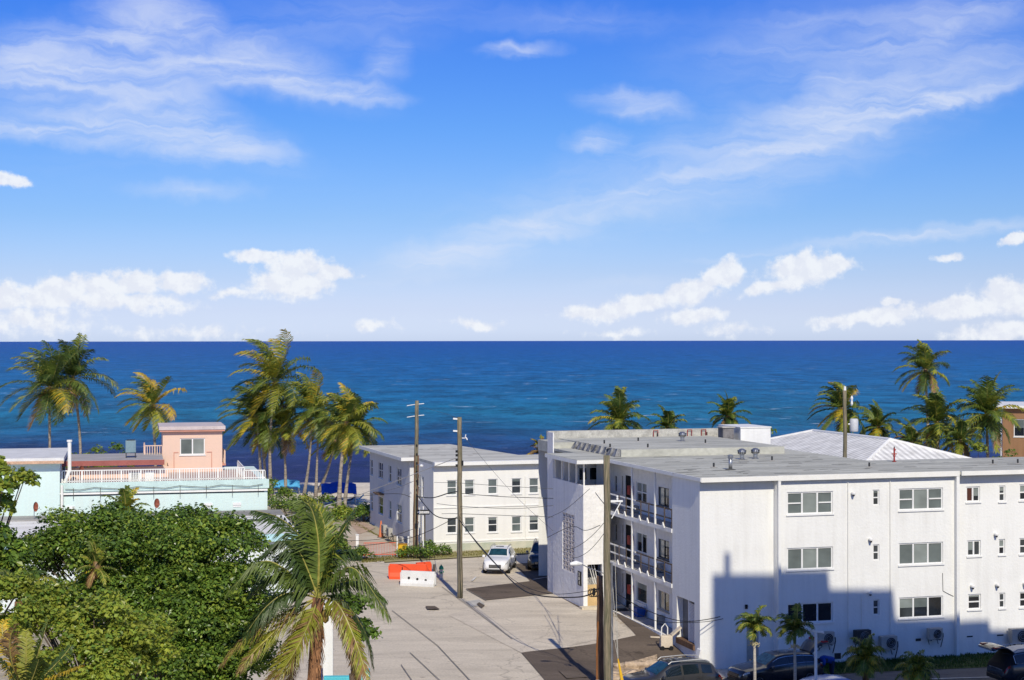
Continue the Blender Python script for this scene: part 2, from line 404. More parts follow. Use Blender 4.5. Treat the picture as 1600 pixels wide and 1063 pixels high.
fil = noise(mr.outputs[0], 1., 8, .6, 1.2)
cir = mth('MULTIPLY', smooth(accc, .0, .95), mth('MULTIPLY_ADD', smooth(fil, .25, .72), .72, .28), clamp=True)
cir = mth('MULTIPLY', cir, .76)
# billows: density a little nearer the sun-lit top against density here
sh = _n(nt, 'ShaderNodeVectorMath', operation='ADD'); sh.inputs[1].default_value = (7, 11, 0); L.new(uv.outputs[0], sh.inputs[0])
fbs = noise(sh.outputs[0], .036, 8, .60)
lit = mth('MULTIPLY_ADD', mth('SUBTRACT', fbs, fb), 2.6, mth('MULTIPLY', fb2, .9))
cloudc = mixc(smooth(lit, .1, .75), CLOUD_A, CLOUD_B)
inner = mixc(cir, base, CLOUD_C)
fin = mixc(cum, inner, cloudc)
L.new(fin, bg.inputs['Color'])

# ------------------------------------------------------------------ sea, beach, ground
def ramp(nt, fac, stops, interp='LINEAR'):
    r = _n(nt, 'ShaderNodeValToRGB'); nt.links.new(fac, r.inputs[0]); r.color_ramp.interpolation = interp
    for i, (p, c) in enumerate(stops):
        e = r.color_ramp.elements[i] if i < 2 else r.color_ramp.elements.new(p)
        e.position = p; e.color = (*c, 1)
    return r.outputs[0]
def sea_mat():
    m = bpy.data.materials.new('sea_water'); m.use_nodes = True; nt = m.node_tree; L = nt.links; bs = nt.nodes['Principled BSDF']
    bs.inputs['Roughness'].default_value = .45; bs.inputs['Specular IOR Level'].default_value = .12
    def mt(op, a, b=None, c=None):
        n = _n(nt, 'ShaderNodeMath', operation=op)
        for i, q in enumerate((a, b, c)):
            if q is None: continue
            if isinstance(q, (int, float)): n.inputs[i].default_value = q
            else: L.new(q, n.inputs[i])
        return n.outputs[0]
    geo = _n(nt, 'ShaderNodeNewGeometry'); sp = _n(nt, 'ShaderNodeSeparateXYZ'); L.new(geo.outputs['Position'], sp.inputs[0])
    def nz(scale, detail, sc, dist=0., rough=.55):
        mp = _n(nt, 'ShaderNodeMapping'); mp.inputs['Scale'].default_value = sc; L.new(geo.outputs['Position'], mp.inputs['Vector'])
        n = _n(nt, 'ShaderNodeTexNoise'); n.inputs['Scale'].default_value = scale; n.inputs['Detail'].default_value = detail
        n.inputs['Distortion'].default_value = dist; n.inputs['Roughness'].default_value = rough
        L.new(mp.outputs[0], n.inputs['Vector']); return n.outputs['Fac']
    # depth zones run along the shore: distance offshore on a log scale, wavering along X
    big = nz(1., 4, (.012, .004, 1)); mid = nz(1., 5, (.05, .02, 1))
    lg = mt('LOGARITHM', mt('MAXIMUM', sp.outputs[1], 10.), 10.)
    lg = mt('ADD', lg, mt('MULTIPLY_ADD', big, .18, -.09)); lg = mt('ADD', lg, mt('MULTIPLY_ADD', mid, .12, -.06))
    fac = mt('DIVIDE', mt('SUBTRACT', lg, 2.2), 2.0)
    col = ramp(nt, fac, [(0.0, lin(58, 54, 98)), (.055, lin(36, 38, 84)), (.085, lin(38, 50, 98)), (.112, lin(32, 86, 130)), (.175, lin(26, 118, 150)), (.22, lin(26, 113, 155)),
                         (.36, lin(26, 106, 162)), (.55, lin(27, 96, 163)), (.75, lin(28, 89, 164)), (.95, lin(33, 86, 166))])
    # wave faces: crests lying along the shore, every size from ripples to long swells
    wv = nz(1., 9, (.055, .030, 1), .3, .93)
    g = _n(nt, 'ShaderNodeMapRange'); g.inputs['From Min'].default_value = .42; g.inputs['From Max'].default_value = .58
    g.inputs['To Min'].default_value = .42; g.inputs['To Max'].default_value = 1.30; L.new(wv, g.inputs['Value'])
    sc = _n(nt, 'ShaderNodeVectorMath', operation='SCALE'); L.new(col, sc.inputs[0]); L.new(g.outputs[0], sc.inputs['Scale'])
    # white caps
    c1 = nz(1., 3, (.075, .22, 1), .8, .7); c2 = nz(1., 2, (.011, .02, 1))
    cc = mt('MULTIPLY', mt('GREATER_THAN', c1, .668), mt('GREATER_THAN', c2, .5))
    # foam lines close to the beach
    f1 = nz(1., 5, (.07, .55, 1), 1.0, .6)
    fz = mt('MULTIPLY', mt('GREATER_THAN', f1, .655), mt('LESS_THAN', sp.outputs[1], 300.))
    cc = mt('ADD', cc, mt('MULTIPLY', fz, .35)); 
    mx = _n(nt, 'ShaderNodeMix', data_type='RGBA'); L.new(cc, mx.inputs[0]); L.new(sc.outputs[0], mx.inputs[6]); mx.inputs[7].default_value = (.62, .68, .72, 1)
    L.new(mx.outputs[2], bs.inputs['Base Color'])
    bp = _n(nt, 'ShaderNodeBump'); bp.inputs['Strength'].default_value = .5; bp.inputs['Distance'].default_value = 1.2
    L.new(wv, bp.inputs['Height']); L.new(bp.outputs[0], bs.inputs['Normal'])
    return m
SEA_Z = -1.0
m = MB()
ys = [176, 190, 220, 300, 500, 1000, 3000, 10000, 40000, 150000]
for i in range(len(ys) - 1):
    w0, w1 = max(200, ys[i] * .8), max(200, ys[i + 1] * .8)
    m.quad((-w0, ys[i], SEA_Z), (w0, ys[i], SEA_Z), (w1, ys[i + 1], SEA_Z), (-w1, ys[i + 1], SEA_Z))
struct(m.build('sea', sea_mat()))
M_sand = mat('beach_sand', (.74, .66, .53), rough=.95, var=.18, scale=.25, fine=.12, fscale=3, world=True, bump=.5, bscale=1.5)
M_soil = mat('sandy_soil', (.47, .40, .30), rough=.95, var=.35, scale=.35, fine=.2, fscale=4, world=True, bump=.4, bscale=3, tint=(.30, .27, .17))
m = MB(); m.quad((-250, 150, .01), (250, 150, .01), (250, 176, .01), (-250, 176, .01)); m.quad((-250, 176, .01), (250, 176, .01), (250, 192, -1.35), (-250, 192, -1.35))
struct(m.build('beach', M_sand))
def drape(name, poly, off, mt_, step=1.0):
    """ground sheet cut into a grid and laid on the terrain"""
    bm = bmesh.new(); f = bm.faces.new([bm.verts.new((p[0], p[1], 0)) for p in poly])
    xs = [p[0] for p in poly]; ys = [p[1] for p in poly]
    for ax, lo, hi in ((0, max(min(xs), -4), min(max(xs), 60)), (1, max(min(ys), 50), min(max(ys), 112))):
        v = math.ceil(lo / step) * step
        while v < hi:
            co = (v, 0, 0) if ax == 0 else (0, v, 0); no = (1, 0, 0) if ax == 0 else (0, 1, 0)
            bmesh.ops.bisect_plane(bm, geom=bm.verts[:] + bm.edges[:] + bm.faces[:], plane_co=co, plane_no=no); v += step
    for v in bm.verts: v.co.z = gz(v.co.x, v.co.y) + off * (4 if off > .001 else 1)
    bmesh.ops.recalc_face_normals(bm, faces=bm.faces)
    me = bpy.data.meshes.new(name); bm.to_mesh(me); bm.free(); me.materials.append(mt_)
    for p in me.polygons: p.use_smooth = True
    o = bpy.data.objects.new(name, me); COL.objects.link(o); return struct(o)
drape('ground', [(-250, -120), (250, -120), (250, 158), (-250, 158)], 0, M_soil)
def sheet(name, pts, z, mt_): return drape(name, [tuple(G(x, y, None, z))[:2] for x, y in pts], z, mt_)
def pavement(name, c1, c2, c3, rot, joints=True):
    """sun-bleached paving: broad patches, oil marks, wandering cracks"""
    m = bpy.data.materials.new(name); m.use_nodes = True; nt = m.node_tree; L = nt.links; bs = nt.nodes['Principled BSDF']
    bs.inputs['Roughness'].default_value = .92; bs.inputs['Specular IOR Level'].default_value = .2
    geo = _n(nt, 'ShaderNodeNewGeometry')
    def nz(sc, detail, rough=.6, dist=0.):
        mp = _n(nt, 'ShaderNodeMapping'); mp.inputs['Rotation'].default_value = (0, 0, R(rot)); mp.inputs['Scale'].default_value = sc; L.new(geo.outputs['Position'], mp.inputs['Vector'])
        n = _n(nt, 'ShaderNodeTexNoise'); n.inputs['Scale'].default_value = 1; n.inputs['Detail'].default_value = detail; n.inputs['Roughness'].default_value = rough; n.inputs['Distortion'].default_value = dist
        L.new(mp.outputs[0], n.inputs['Vector']); return n.outputs['Fac']
    def rng(x, a, b, lo=0., hi=1.):
        r = _n(nt, 'ShaderNodeMapRange'); r.inputs['From Min'].default_value = a; r.inputs['From Max'].default_value = b; r.inputs['To Min'].default_value = lo; r.inputs['To Max'].default_value = hi
        L.new(x, r.inputs['Value']); return r.outputs[0]
    def mix(f, a, b):
        n = _n(nt, 'ShaderNodeMix', data_type='RGBA')
        L.new(f, n.inputs[0])
        for k, q in ((6, a), (7, b)):
            if isinstance(q, tuple): n.inputs[k].default_value = (*q, 1)
            else: L.new(q, n.inputs[k])
        return n.outputs[2]
    col = mix(rng(nz((.16, .5, 1), 6, .65, .6), .36, .66), c1, c2)
    col = mix(rng(nz((.5, 1.3, 1), 6, .7, 1.0), .56, .72, 0, .75), col, c3)
    col = mix(rng(nz((1.1, 1.1, 1), 3, .5), .66, .74, 0, .55), col, tuple(q * .55 for q in c3))
    vo = _n(nt, 'ShaderNodeTexVoronoi', feature='DISTANCE_TO_EDGE'); vo.inputs['Scale'].default_value = .16
    wn = _n(nt, 'ShaderNodeTexNoise'); wn.inputs['Scale'].default_value = .7; wn.inputs['Detail'].default_value = 5; L.new(geo.outputs['Position'], wn.inputs['Vector'])
    wa = _n(nt, 'ShaderNodeVectorMath', operation='MULTIPLY_ADD'); wa.inputs[1].default_value = (2.2, 2.2, 0); L.new(wn.outputs['Color'], wa.inputs[0]); L.new(geo.outputs['Position'], wa.inputs[2]); L.new(wa.outputs[0], vo.inputs['Vector'])
    col = mix(rng(vo.outputs['Distance'], .0, .008, .42, 0), col, tuple(q * .45 for q in c3))
    fi = rng(nz((9, 9, 1), 3), .3, .7, .86, 1.12)
    sc = _n(nt, 'ShaderNodeVectorMath', operation='SCALE'); L.new(col, sc.inputs[0]); L.new(fi, sc.inputs['Scale']); L.new(sc.outputs[0], bs.inputs['Base Color'])
    return m
M_street = pavement('worn_pale_asphalt', (.64, .565, .45), (.50, .44, .35), (.36, .32, .265), -16)
M_street2 = pavement('pale_concrete_apron', (.66, .585, .475), (.48, .42, .34), (.33, .29, .235), -10)
M_asph = pavement('brown_asphalt', (.105, .082, .064), (.155, .122, .095), (.060, .048, .038), -10)
M_asphb = pavement('grey_asphalt', (.17, .165, .155), (.12, .115, .11), (.08, .078, .075), 16)
M_paint = mat('road_paint', (.75, .74, .70), rough=.7, var=.3, scale=3, world=True)
M_crack = mat('tar_joint', (.31, .275, .23), rough=.9, var=.3, world=True)
sheet('street', [(430, 876), (690, 869), (862, 866), (1000, 880), (1200, 980), (1750, 1020), (1750, 1400), (250, 1400), (250, 1100), (430, 960)], .004, M_street)
sheet('apron', [(770, 938), (866, 931), (925, 955), (957, 957), (1000, 990), (993, 994), (814, 1021), (700, 962)], .008, M_street2)
sheet('parking_pavement', [(727, 921), (828, 909), (803, 882), (864, 878), (906, 940), (905, 951), (865, 928), (758, 939)], .012, M_asph)
sheet('driveway', [(814, 1021), (993, 994), (965, 966), (957, 955), (1060, 1010), (1130, 1060), (1020, 1090), (890, 1110)], .012, M_asph)
sheet('road', [(1140, 1058), (1290, 1056), (1430, 1047), (1530, 1041), (1800, 1030), (1900, 1200), (1000, 1300), (1000, 1090)], .012, M_asphb)
sheet('sidewalk', [(520, 871), (690, 866), (690, 869), (430, 879)], .016, M_conc)
def strip(name, p0, p1, w, z, mt_):
    a, b = G(*p0, None, z), G(*p1, None, z); d = (b - a); n = Vector((-d.y, d.x, 0)).normalized() * w / 2; up = lambda q: Vector((q.x, q.y, gz(q.x, q.y) + z * 4))
    m = MB(); k = max(1, int(d.length / 1.5)); ps = [a.lerp(b, i / k) for i in range(k + 1)]
    for i in range(k): m.quad(up(ps[i] - n), up(ps[i + 1] - n), up(ps[i + 1] + n), up(ps[i] + n))
    return m
m = MB()
for p in (((612, 955), (683, 1010)), ((683, 1010), (735, 1066)), ((640, 1021), (690, 1068)), ((626, 1040), (645, 1068)), ((728, 922), (760, 940)), ((690, 918), (728, 945)), ((728, 945), (800, 1000)), ((560, 890), (640, 905))):
    q = strip('x', p[0], p[1], .045, .018, None); m._add(q.v, q.f)
struct(m.build('road_crack', M_crack))
m = MB()
for p in (((832, 907), (862, 902)), ((737, 909), (743, 903)), ((1442, 1063), (1545, 1060)), ((1142, 1075), (1250, 1070))):
    q = strip('x', p[0], p[1], .12, .020, None); m._add(q.v, q.f)
struct(m.build('road_marking', M_paint))
m = MB()
m.quad(*[tuple(G(x, y, None, .088)) for x, y in ((664, 947), (679, 947), (687, 952), (667, 952))])
m.quad(*[tuple(G(x, y, None, .088)) for x, y in ((748, 941), (757, 946), (752, 950), (744, 944))])
m.quad(*[tuple(G(x, y, None, .088)) for x, y in ((872, 1048), (905, 1048), (918, 1058), (885, 1060))])
struct(m.build('road_patch', M_asph))
sheet('road_slab', [(728, 941), (748, 938), (757, 946), (736, 950)], .016, M_conc)
sheet('yard_path', [(520, 850), (545, 822), (590, 838), (625, 860), (560, 873)], .006, mat('pale_yard_sand', (.55, .49, .40), rough=.95, var=.25, scale=.4, world=True, tint=(.48, .38, .28)))
sheet('brick_path', [(544, 816), (560, 812), (586, 826), (560, 836)], .010, mat('red_paving', (.52, .38, .28), rough=.9, var=.3, scale=1., world=True))
# ------------------------------------------------------------------ white three-storey apartment block
A = Frame(G(1093, 1049, ABASE), 16.1)
apt = thing('apartment_building', 'white three storey apartment block with flat grey roof and outdoor walkways', 'apartment building', (A.X, A.Y, 0), A.t)
ZR = 8.39
B2 = -.28                                 # middle part of the front stands forward
a1, a2, a3, a4 = A.fa(1208, 0), A.fa(1213, B2), A.fa(1489, B2), A.fa(1495, B2)
AE = 33.0
def fwin(x0, x1, y0, y1, b):              # opening in the front from its bearings
    s0, s1 = A.fa(x0, b), A.fa(x1, b)
    return (s0, s1, A.z((x0 + x1) / 2, y1, (s0 + s1) / 2, b), A.z((x0 + x1) / 2, y0, (s0 + s1) / 2, b))
w_mid = [fwin(1229.5, 1301, 768.5, 803.5, B2), fwin(1229.5, 1301, 855.5, 890, B2), fwin(1229.5, 1301, 942, 973.5, B2),
         fwin(1404, 1473, 763, 797, B2), fwin(1404, 1473, 848, 882, B2), fwin(1404, 1473, 932.5, 965.5, B2),
         fwin(1363.5, 1373.5, 765.5, 790, B2), fwin(1363.5, 1373.5, 851, 876, B2), fwin(1363.5, 1373.5, 937, 961.5, B2)]
w_right = [fwin(1509.5, 1531, 760.5, 784.5, 0), fwin(1511, 1532, 844.5, 869, 0), fwin(1512, 1532, 928.5, 952.5, 0),
           fwin(1560.5, 1570.5, 759, 784, 0), fwin(1560, 1570, 842.5, 867, 0), fwin(1560.5, 1570, 926.5, 950.5, 0),
           fwin(1592.5, 1608, 757, 782, 0), fwin(1592.5, 1608, 841, 866, 0), fwin(1592.5, 1608, 925, 949, 0)]
for q in list(w_right[6:9]):
    w_right.append((q[0] + 5.5, q[1] + 6.6, q[2], q[3]))
m = MB()
door0 = (A.fa(1166, 0), A.fa(1185, 0), -.9, 1.25)
wall(m, front(0), 0, a1, -1, ZR - .16, [door0])
wall(m, front(B2), a1, a4, -1, ZR - .16, w_mid)
m.quad((a1, 0, -1), (a1, B2, -1), (a1, B2, ZR - .16), (a1, 0, ZR - .16))
m.quad((a4, 0, -1), (a4, B2, -1), (a4, B2, ZR - .16), (a4, 0, ZR - .16))
wall(m, front(0), a4, AE, -1, ZR - .16, w_right)
m.quad((AE, 0, 0), (AE, 7.8, 0), (AE, 7.8, ZR - .16), (AE, 0, ZR - .16))
m.quad((13.1, 7.8, 0), (AE, 7.8, 0), (AE, 7.8, ZR - .16), (13.1, 7.8, ZR - .16))
m.quad((13.1, 7.8, 0), (13.1, 26.6, 0), (13.1, 26.6, ZR - .16), (13.1, 7.8, ZR - .16))
# pale pipe chases and ribs that frame the middle part
m.box(a1 + .02, a1 + .16, B2 - .25, B2 - .003, -1, ZR - .16); m.box(a4 - .17, a4, B2 - .25, B2 - .003, -1, ZR - .16)
bl = A.fb(1050, 0)                        # depth of the blank end block
la0, la1 = A.fb(1084.5, 0), A.fb(1057, 0)
lv = (la0, la1, .15, 2.25)
wall(m, side(0), 0, bl, -1, ZR - .16, [lv], depth=.35)
m.quad((0, bl, -1), (1.12, bl, -1), (1.12, bl, ZR - .16), (0, bl, ZR - .16))
m.quad((0, 26.6, 0), (13.1, 26.6, 0), (13.1, 26.6, ZR), (0, 26.6, ZR))
body = m.build('wall', M_white, apt)
# walkway wall
AW = 1.12; CE = A.fb(952, 0); BE = CE + 5.5
FL = [.0, 2.74, 5.51]
def swin(x0, x1, h0, h1, lvl):
    p, q = A.fb(x1, AW), A.fb(x0, AW); return (p, q, FL[lvl] + h0, FL[lvl] + h1)
m = MB(); holes = []; winA = []; winB = []; doors = []; nar = []
for k in range(3):
    winA.append(swin(1028, 1045, .72, 1.72, k)); winB.append(swin(993, 1010, .62, 1.72, k))
    doors.append(swin(975, 986, .02, 2.02, k)); nar.append(swin(970.8, 973.4, .75, 1.85, k))
    nar.append(swin(960, 963.5, .85, 1.75, k))
holes = winA + winB + doors + nar
wall(m, side(AW), bl, BE, -.3, ZR - .16, holes)
m.build('walkway_wall', M_white2, apt)
gsel = [M_glass, M_blind, M_glass2, M_blindl]
for i, q in enumerate(w_mid[:6]):
    window(apt, front(B2), *q, 'triple_hung' if i in (0, 3) else 'triple', M_frame,
           [[M_blind, M_blindl, M_blind], [M_blind, M_blindl, M_blind], [M_glass, M_glass, M_glass], [M_blind, M_blindl, M_blind], [M_blind, M_blindl, M_blind], [M_glass2, M_glass, M_glass]][i], fr=.07)
for q in w_mid[6:]: window(apt, front(B2), *q, 'hung', M_frame, M_glass2, sill=False, fr=.06)
for i, q in enumerate(w_right):
    window(apt, front(0), *q, 'double' if i < 2 else 'hung', M_frame, [M_curtain, M_glass] if i == 0 else (M_glass2 if i % 2 else M_glass), fr=.07)
for k in range(3):
    window(apt, side(AW), *winA[k], 'double', M_acdark if k else M_acgrey, [M_glass, M_blindl], fr=.05)
    window(apt, side(AW), *winB[k], ['single', 'double', 'double_hung'][k], M_frame, [[M_glass2], [M_glass], [M_glass2]][k], fr=.06)
    d = doors[k]; md = MB(); f = side(AW)
    fbox(md, f, d[0] + .004, d[0] + .1, d[2], d[3] - .004, .03, .1); fbox(md, f, d[1] - .1, d[1] - .004, d[2], d[3] - .004, .03, .1); fbox(md, f, d[0] + .1, d[1] - .1, d[3] - .1, d[3] - .004, .03, .1)
    o = md.build('door', M_frame, apt)
    md = MB(); fbox(md, f, d[0] + .1, d[1] - .1, d[2], d[3] - .1, .06, .09); md.build('screen_panel', M_dark, o)
    md = MB(); fbox(md, f, d[0] + .14, d[0] + .18, d[2] + .9, d[2] + 1.02, .0, .06); md.build('handle', M_steel, o)
for q in nar: window(apt, side(AW), *q, 'hung', M_acgrey, M_glass, sill=False, fr=.03)
md = MB(); fbox(md, front(0), door0[0], door0[1], door0[2], door0[3], .05, .1); md.build('door', M_acgrey, apt)
# walkway slabs, posts, rails
m = MB(); m.box(.02, AW, bl, CE + .1, -.9, .0); m.build('walkway_floor', mat('walkway_concrete', (.42, .41, .40), rough=.9, var=.2), apt)
m = MB(); m.box(-.08, .02, bl, CE + .1, -.9, .05); m.build('walkway_kerb', M_white2, apt)
for k in (1, 2):
    z = FL[k]
    m = MB(); m.box(0, AW, bl, CE + .1, z - .17, z); m.build('walkway_floor', MATS['walkway_concrete'], apt)
    m = MB(); m.box(-.05, -.002, bl, CE + .12, z - .19, z + .015); m.build('slab_edge', M_trim, apt)
    rb = [A.fb(x, 0) for x in (1049.5, 1038, 1013.5, 1001, 978, 967)]
    for b in rb:
        m = MB(); m.box(-.03, .02, b - .025, b + .025, z - .1, z + 1.02); m.build('railing_post', M_rail, apt)
    m = MB()
    for h in (.50, .95): m.box(.02, .05, rb[0], rb[3] + .8, z + h - .035, z + h + .035)
    m.build('railing', M_rail, apt)
    m = MB()
    for h in (.50, .95): m.box(.02, .05, rb[3] + .9, CE, z + h - .035, z + h + .035)
    m.build('railing', M_trim, apt)
    for b in rb[1:]:
        m = MB(); m._add([(-.055, b - .2, z - .02), (-.055, b + .2, z - .02), (-.055, b + .02, z + .24), (-.11, b - .2, z - .02), (-.11, b + .2, z - .02), (-.11, b + .02, z + .24)], [(0, 1, 2), (5, 4, 3), (0, 3, 4, 1), (1, 4, 5, 2), (2, 5, 3, 0)])
        m.build('bracket', M_trim, apt)
pb = [A.fb(x, .08) for x in (1025.5, 989.5, 953.5)]
for i, b in enumerate(pb):
    m = MB(); m.box(-.045, .045, b - .05, b + .05, .0, ZR - .12); m.build('walkway_post', M_trim, apt)
# roof: main deck, edge bands, raised rear deck, rear parapet
m = MB(); zr0 = ZR - .16
m.box(-.12, 13.2, 0.6, 26.8, zr0 + .01, ZR - .012); m.box(13.2, AE + .2, .6, 8.0, zr0 + .01, ZR - .012)
m.box(-.12, AE + .2, -.5, .6, zr0 + .01, ZR - .012)
rf = m.build('roof', M_roof, apt)
def lpoly(z):
    return [(-.02, -.42), (AE, -.42), (AE, 7.5), (12.3, 7.5), (12.3, 25.05), (-.02, 25.05)]
m = MB()
m.box(-.15, a1 + .0, -.56, -.503, ZR - .2, ZR + .03); m.box(a1 + .003, a4, B2 - .27, B2 - .21, ZR - .22, ZR + .04); m.box(a4 + .1, AE + .3, -.56, -.503, ZR - .2, ZR + .02)
m.box(-.17, -.125, -.5, CE + .6, ZR - .17, ZR + .01)
m.build('fascia', M_trim, apt)
rz = ZR + .4; ra0, ra1, rb0, rb1 = 1.25, 11.4, 14.6, 26.2
m = MB(); m.box(ra0, ra1, rb0, rb1, ZR - .01, rz); m.box(A.fa(864, 23.0), 1.248, 23.0, 26.2, ZR - .3, rz - .05)
m.build('raised_roof', M_roof, apt)
m = MB(); m.box(A.fa(857, 26.2), 13.0, 26.22, 26.7, ZR - .3, 9.25); m.build('parapet', mat('aged_parapet', (.50, .49, .44), rough=.9, var=.35, scale=2.5, fine=.2, bump=.5, bscale=3), apt)
# crumpled flashing on the left face of the raised deck
m = MB(); nb_ = 9
for i in range(nb_):
    b0 = rb0 + .1 + (22.9 - rb0) * i / nb_; b1 = rb0 + .1 + (22.9 - rb0) * (i + 1) / nb_ - .12
    m.hexa([(.9, b0, ZR), (.95, b1, ZR), (1.24, b1, ZR), (1.24, b0, ZR), (1.1, b0 + .1, rz + .05), (1.2, b1 - .05, rz - .02), (1.24, b1, rz), (1.24, b0, rz + .04)])
m.build('flashing', mat('torn_flashing', (.33, .33, .33), rough=.6, var=.6, scale=3, tint=(.06, .06, .06)), apt)
# tar laps on the deck
m = MB()
for i in range(85):
    if i < 60: a = rnd.uniform(.2, 12); b = rnd.uniform(.2, 14)
    else: a = rnd.uniform(12, 26); b = rnd.uniform(.2, 7)
    w = rnd.uniform(.12, .6); h = rnd.uniform(.04, .12); an = rnd.uniform(-.25, .25)
    c, s_ = math.cos(an), math.sin(an)
    m.quad(*[(a + x * c - y * s_, b + x * s_ + y * c, ZR - .006) for x, y in ((-w, -h), (w, -h * .4), (w * .9, h), (-w * .8, h * .6))])
struct(m.build('roof_stain', M_roofpatch, apt), 'stuff')
m = MB()
for i in range(12):
    y = .6 + i * 1.15; m.box(-.1, 13.0 if y > 7.4 else AE, y, y + .03, ZR - .011, ZR - .004)
for i in range(7): m.box(ra0 + .05, ra1 - .05, rb0 + .9 + i * 1.5, rb0 + .93 + i * 1.5, rz + .001, rz + .006)
m.build('roof_seam', mat('roof_seam_grey', (.31, .31, .28), rough=.9, var=.4), apt)
# stair tower
ta, tb = A.inv(G(911, 951.7)); te = A.fb(863, ta); tR = A.fa(946, tb)
bz = (A.fb(897, ta), A.fb(878.5, ta)); bz0 = A.z(888, 893, ta, sum(bz) / 2); bz1 = A.z(888, 803, ta, sum(bz) / 2)
ZT = A.z(911, 759, ta, tb)
m = MB()
wall(m, side(ta), tb, te, -.1, ZT, [(bz[0], bz[1], bz0, bz1)], depth=.22)
tw = (A.fa(917.5, tb), A.fa(940.5, tb), .02, A.z(929, 882, -.6, tb))
wall(m, front(tb), ta, tR, -.1, ZT, [tw], depth=.25)
m.quad((ta + .15, tb + .15, ZT), (ta, tb, ZT), (ta, te, ZT), (ta + .15, te, ZT)); m.quad((ta + .15, tb + .15, ZT), (ta, tb, ZT), (tR, tb, ZT), (tR, tb + .15, ZT))
m.quad((ta + .15, tb + .15, ZT), (ta + .15, te, ZT), (ta + .15, te, 5.0), (ta + .15, tb + .15, 5.0)); m.quad((ta + .15, tb + .15, ZT), (tR, tb + .15, ZT), (tR, tb + .15, 5.0), (ta + .15, tb + .15, 5.0))
m.build('stair_tower_wall', M_white2, apt)
m = MB(); m.box(ta + .151, 4, tb + .151, te, 5.35, 5.51); m.build('landing', MATS['walkway_concrete'], apt)
m = MB(); m.box(ta + .6, 4, te - .35, te - .2, 5.51, zr0); m.box(1.9, 2.0, tb + .2, te - .36, 5.51, zr0)
m.build('landing_wall', M_white2, apt)
for (s0, s1) in ((.9, 1.45), (1.55, 2.1)):
    q = (s0 - .75, s1 - .75, 6.7, 7.5); window(apt, front(te - .46), *q, 'single', M_frame, M_glass, sill=False)
for s0 in (tb + .9, tb + 2.6): window(apt, side(1.8), s0, s0 + 1.0, 6.3, 7.4, 'double', M_frame, M_glass, sill=False)
# breeze-block screen
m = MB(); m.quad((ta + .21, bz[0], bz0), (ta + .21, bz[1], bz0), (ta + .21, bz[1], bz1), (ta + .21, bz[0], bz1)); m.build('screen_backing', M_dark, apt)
m = MB(); nc, nr = 4, 13; cw = (bz[1] - bz[0]) / nc; ch = (bz1 - bz0) / nr
for i in range(nc):
    for j in range(nr):
        x0 = bz[0] + i * cw; z0 = bz0 + j * ch; t = .05
        m.box(ta + .02, ta + .18, x0, x0 + cw, z0, z0 + t); m.box(ta + .02, ta + .18, x0, x0 + t, z0 + t, z0 + ch)
        if (i + j) % 2: m.bar((ta + .1, x0 + t, z0 + t), (ta + .1, x0 + cw, z0 + ch), .12, .06, up=(1, 0, 0))
        else: m.bar((ta + .1, x0 + cw, z0 + t), (ta + .1, x0 + t, z0 + ch), .12, .06, up=(1, 0, 0))
m.build('breeze_block_screen', mat('breeze_block', (.74, .68, .62), rough=.9, var=.15), apt)
# doorway of the tower: cream panel, stair flight, hand rails
m = MB(); m.box(tw[0], tw[1], tb + .26, tb + .3, .0, 1.3); m.build('doorway_panel', mat('cream_render', (.62, .44, .22), rough=.85, var=.15), apt)
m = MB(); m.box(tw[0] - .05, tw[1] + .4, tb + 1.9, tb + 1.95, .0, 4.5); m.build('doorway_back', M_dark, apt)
m = MB()
for k in range(7): m.box(tw[0], tw[1], tb + .45 + k * .2, tb + .65 + k * .2, 1.0 + k * .16, 1.16 + k * .16)
m.build('stair', MATS['walkway_concrete'], apt)
m = MB()
for k in range(3): m.tube([(tw[0] + .12 + k * .17, tb + .35, 2.6), (tw[0] + .5 + k * .11, tb + .3, 1.3)], .022, 6)
m.build('hand_rail', M_trim, apt)
m = MB(); m.box(ta - .25, tR + 1.0, tb - .5, tb - .003, -.1, .16); m.build('door_step', mat('cream_step', (.66, .58, .44), rough=.85, var=.2), apt)
# canopy with posts, end fin
cb = tb - .55; ca = A.fa(901, cb); cz = A.z(901, 720, ca, cb); ce = A.fb(851, ca)
m = MB(); m.box(ca, .6, cb, ce, cz - .2, cz); cn = m.build('canopy', M_trim, apt)
m = MB(); m.box(ca + .03, .6, cb + .03, ce - .03, cz + .003, cz + .03); m.build('canopy_top', M_roof, apt)
for k in range(5):
    b = tb + .05 + k * (te - tb - .4) / 4
    m = MB(); m.box(ta + .03, ta + .11, b, b + .08, ZT, cz - .2); m.build('canopy_post', M_trim, apt)
m = MB(); m.box(ta + .03, ta + .09, te + .003, A.fb(855, ta + .03), -.1, 9.55); m.build('end_fin', M_white2, apt)
# louvred shutter and ledge in the blank end block
m = MB(); f = side(0)
lm = (la0 + la1) / 2 - .05
fbox(m, f, la0 + .02, la0 + .1, lv[2], lv[3], .12, .2); fbox(m, f, lm - .1, lm, lv[2], lv[3], .12, .2)
for k in range(26):
    z = lv[2] + .06 + k * .073; fbox(m, f, la0 + .1, lm - .1, z, z + .045, .13, .19)
m.build('louvred_shutter', M_frame, apt)
m = MB(); fbox(m, f, la0, la1, lv[2], lv[3], .33, .345); m.build('shutter_backing', M_shadein, apt)
m = MB(); fbox(m, f, la0 - .05, la1 - .1, lv[2] - .22, lv[2] + .05, -.1, .3); m.build('window_ledge', M_wood2, apt)
m = MB(); m.box(-.35, -.003, -.2, .25, -1, .1); o = m.build('corner_buttress', M_white2, apt); o.data.vertices
for vtx in o.data.vertices:
    if vtx.co.z > 0: vtx.co.x = max(vtx.co.x, -.06)
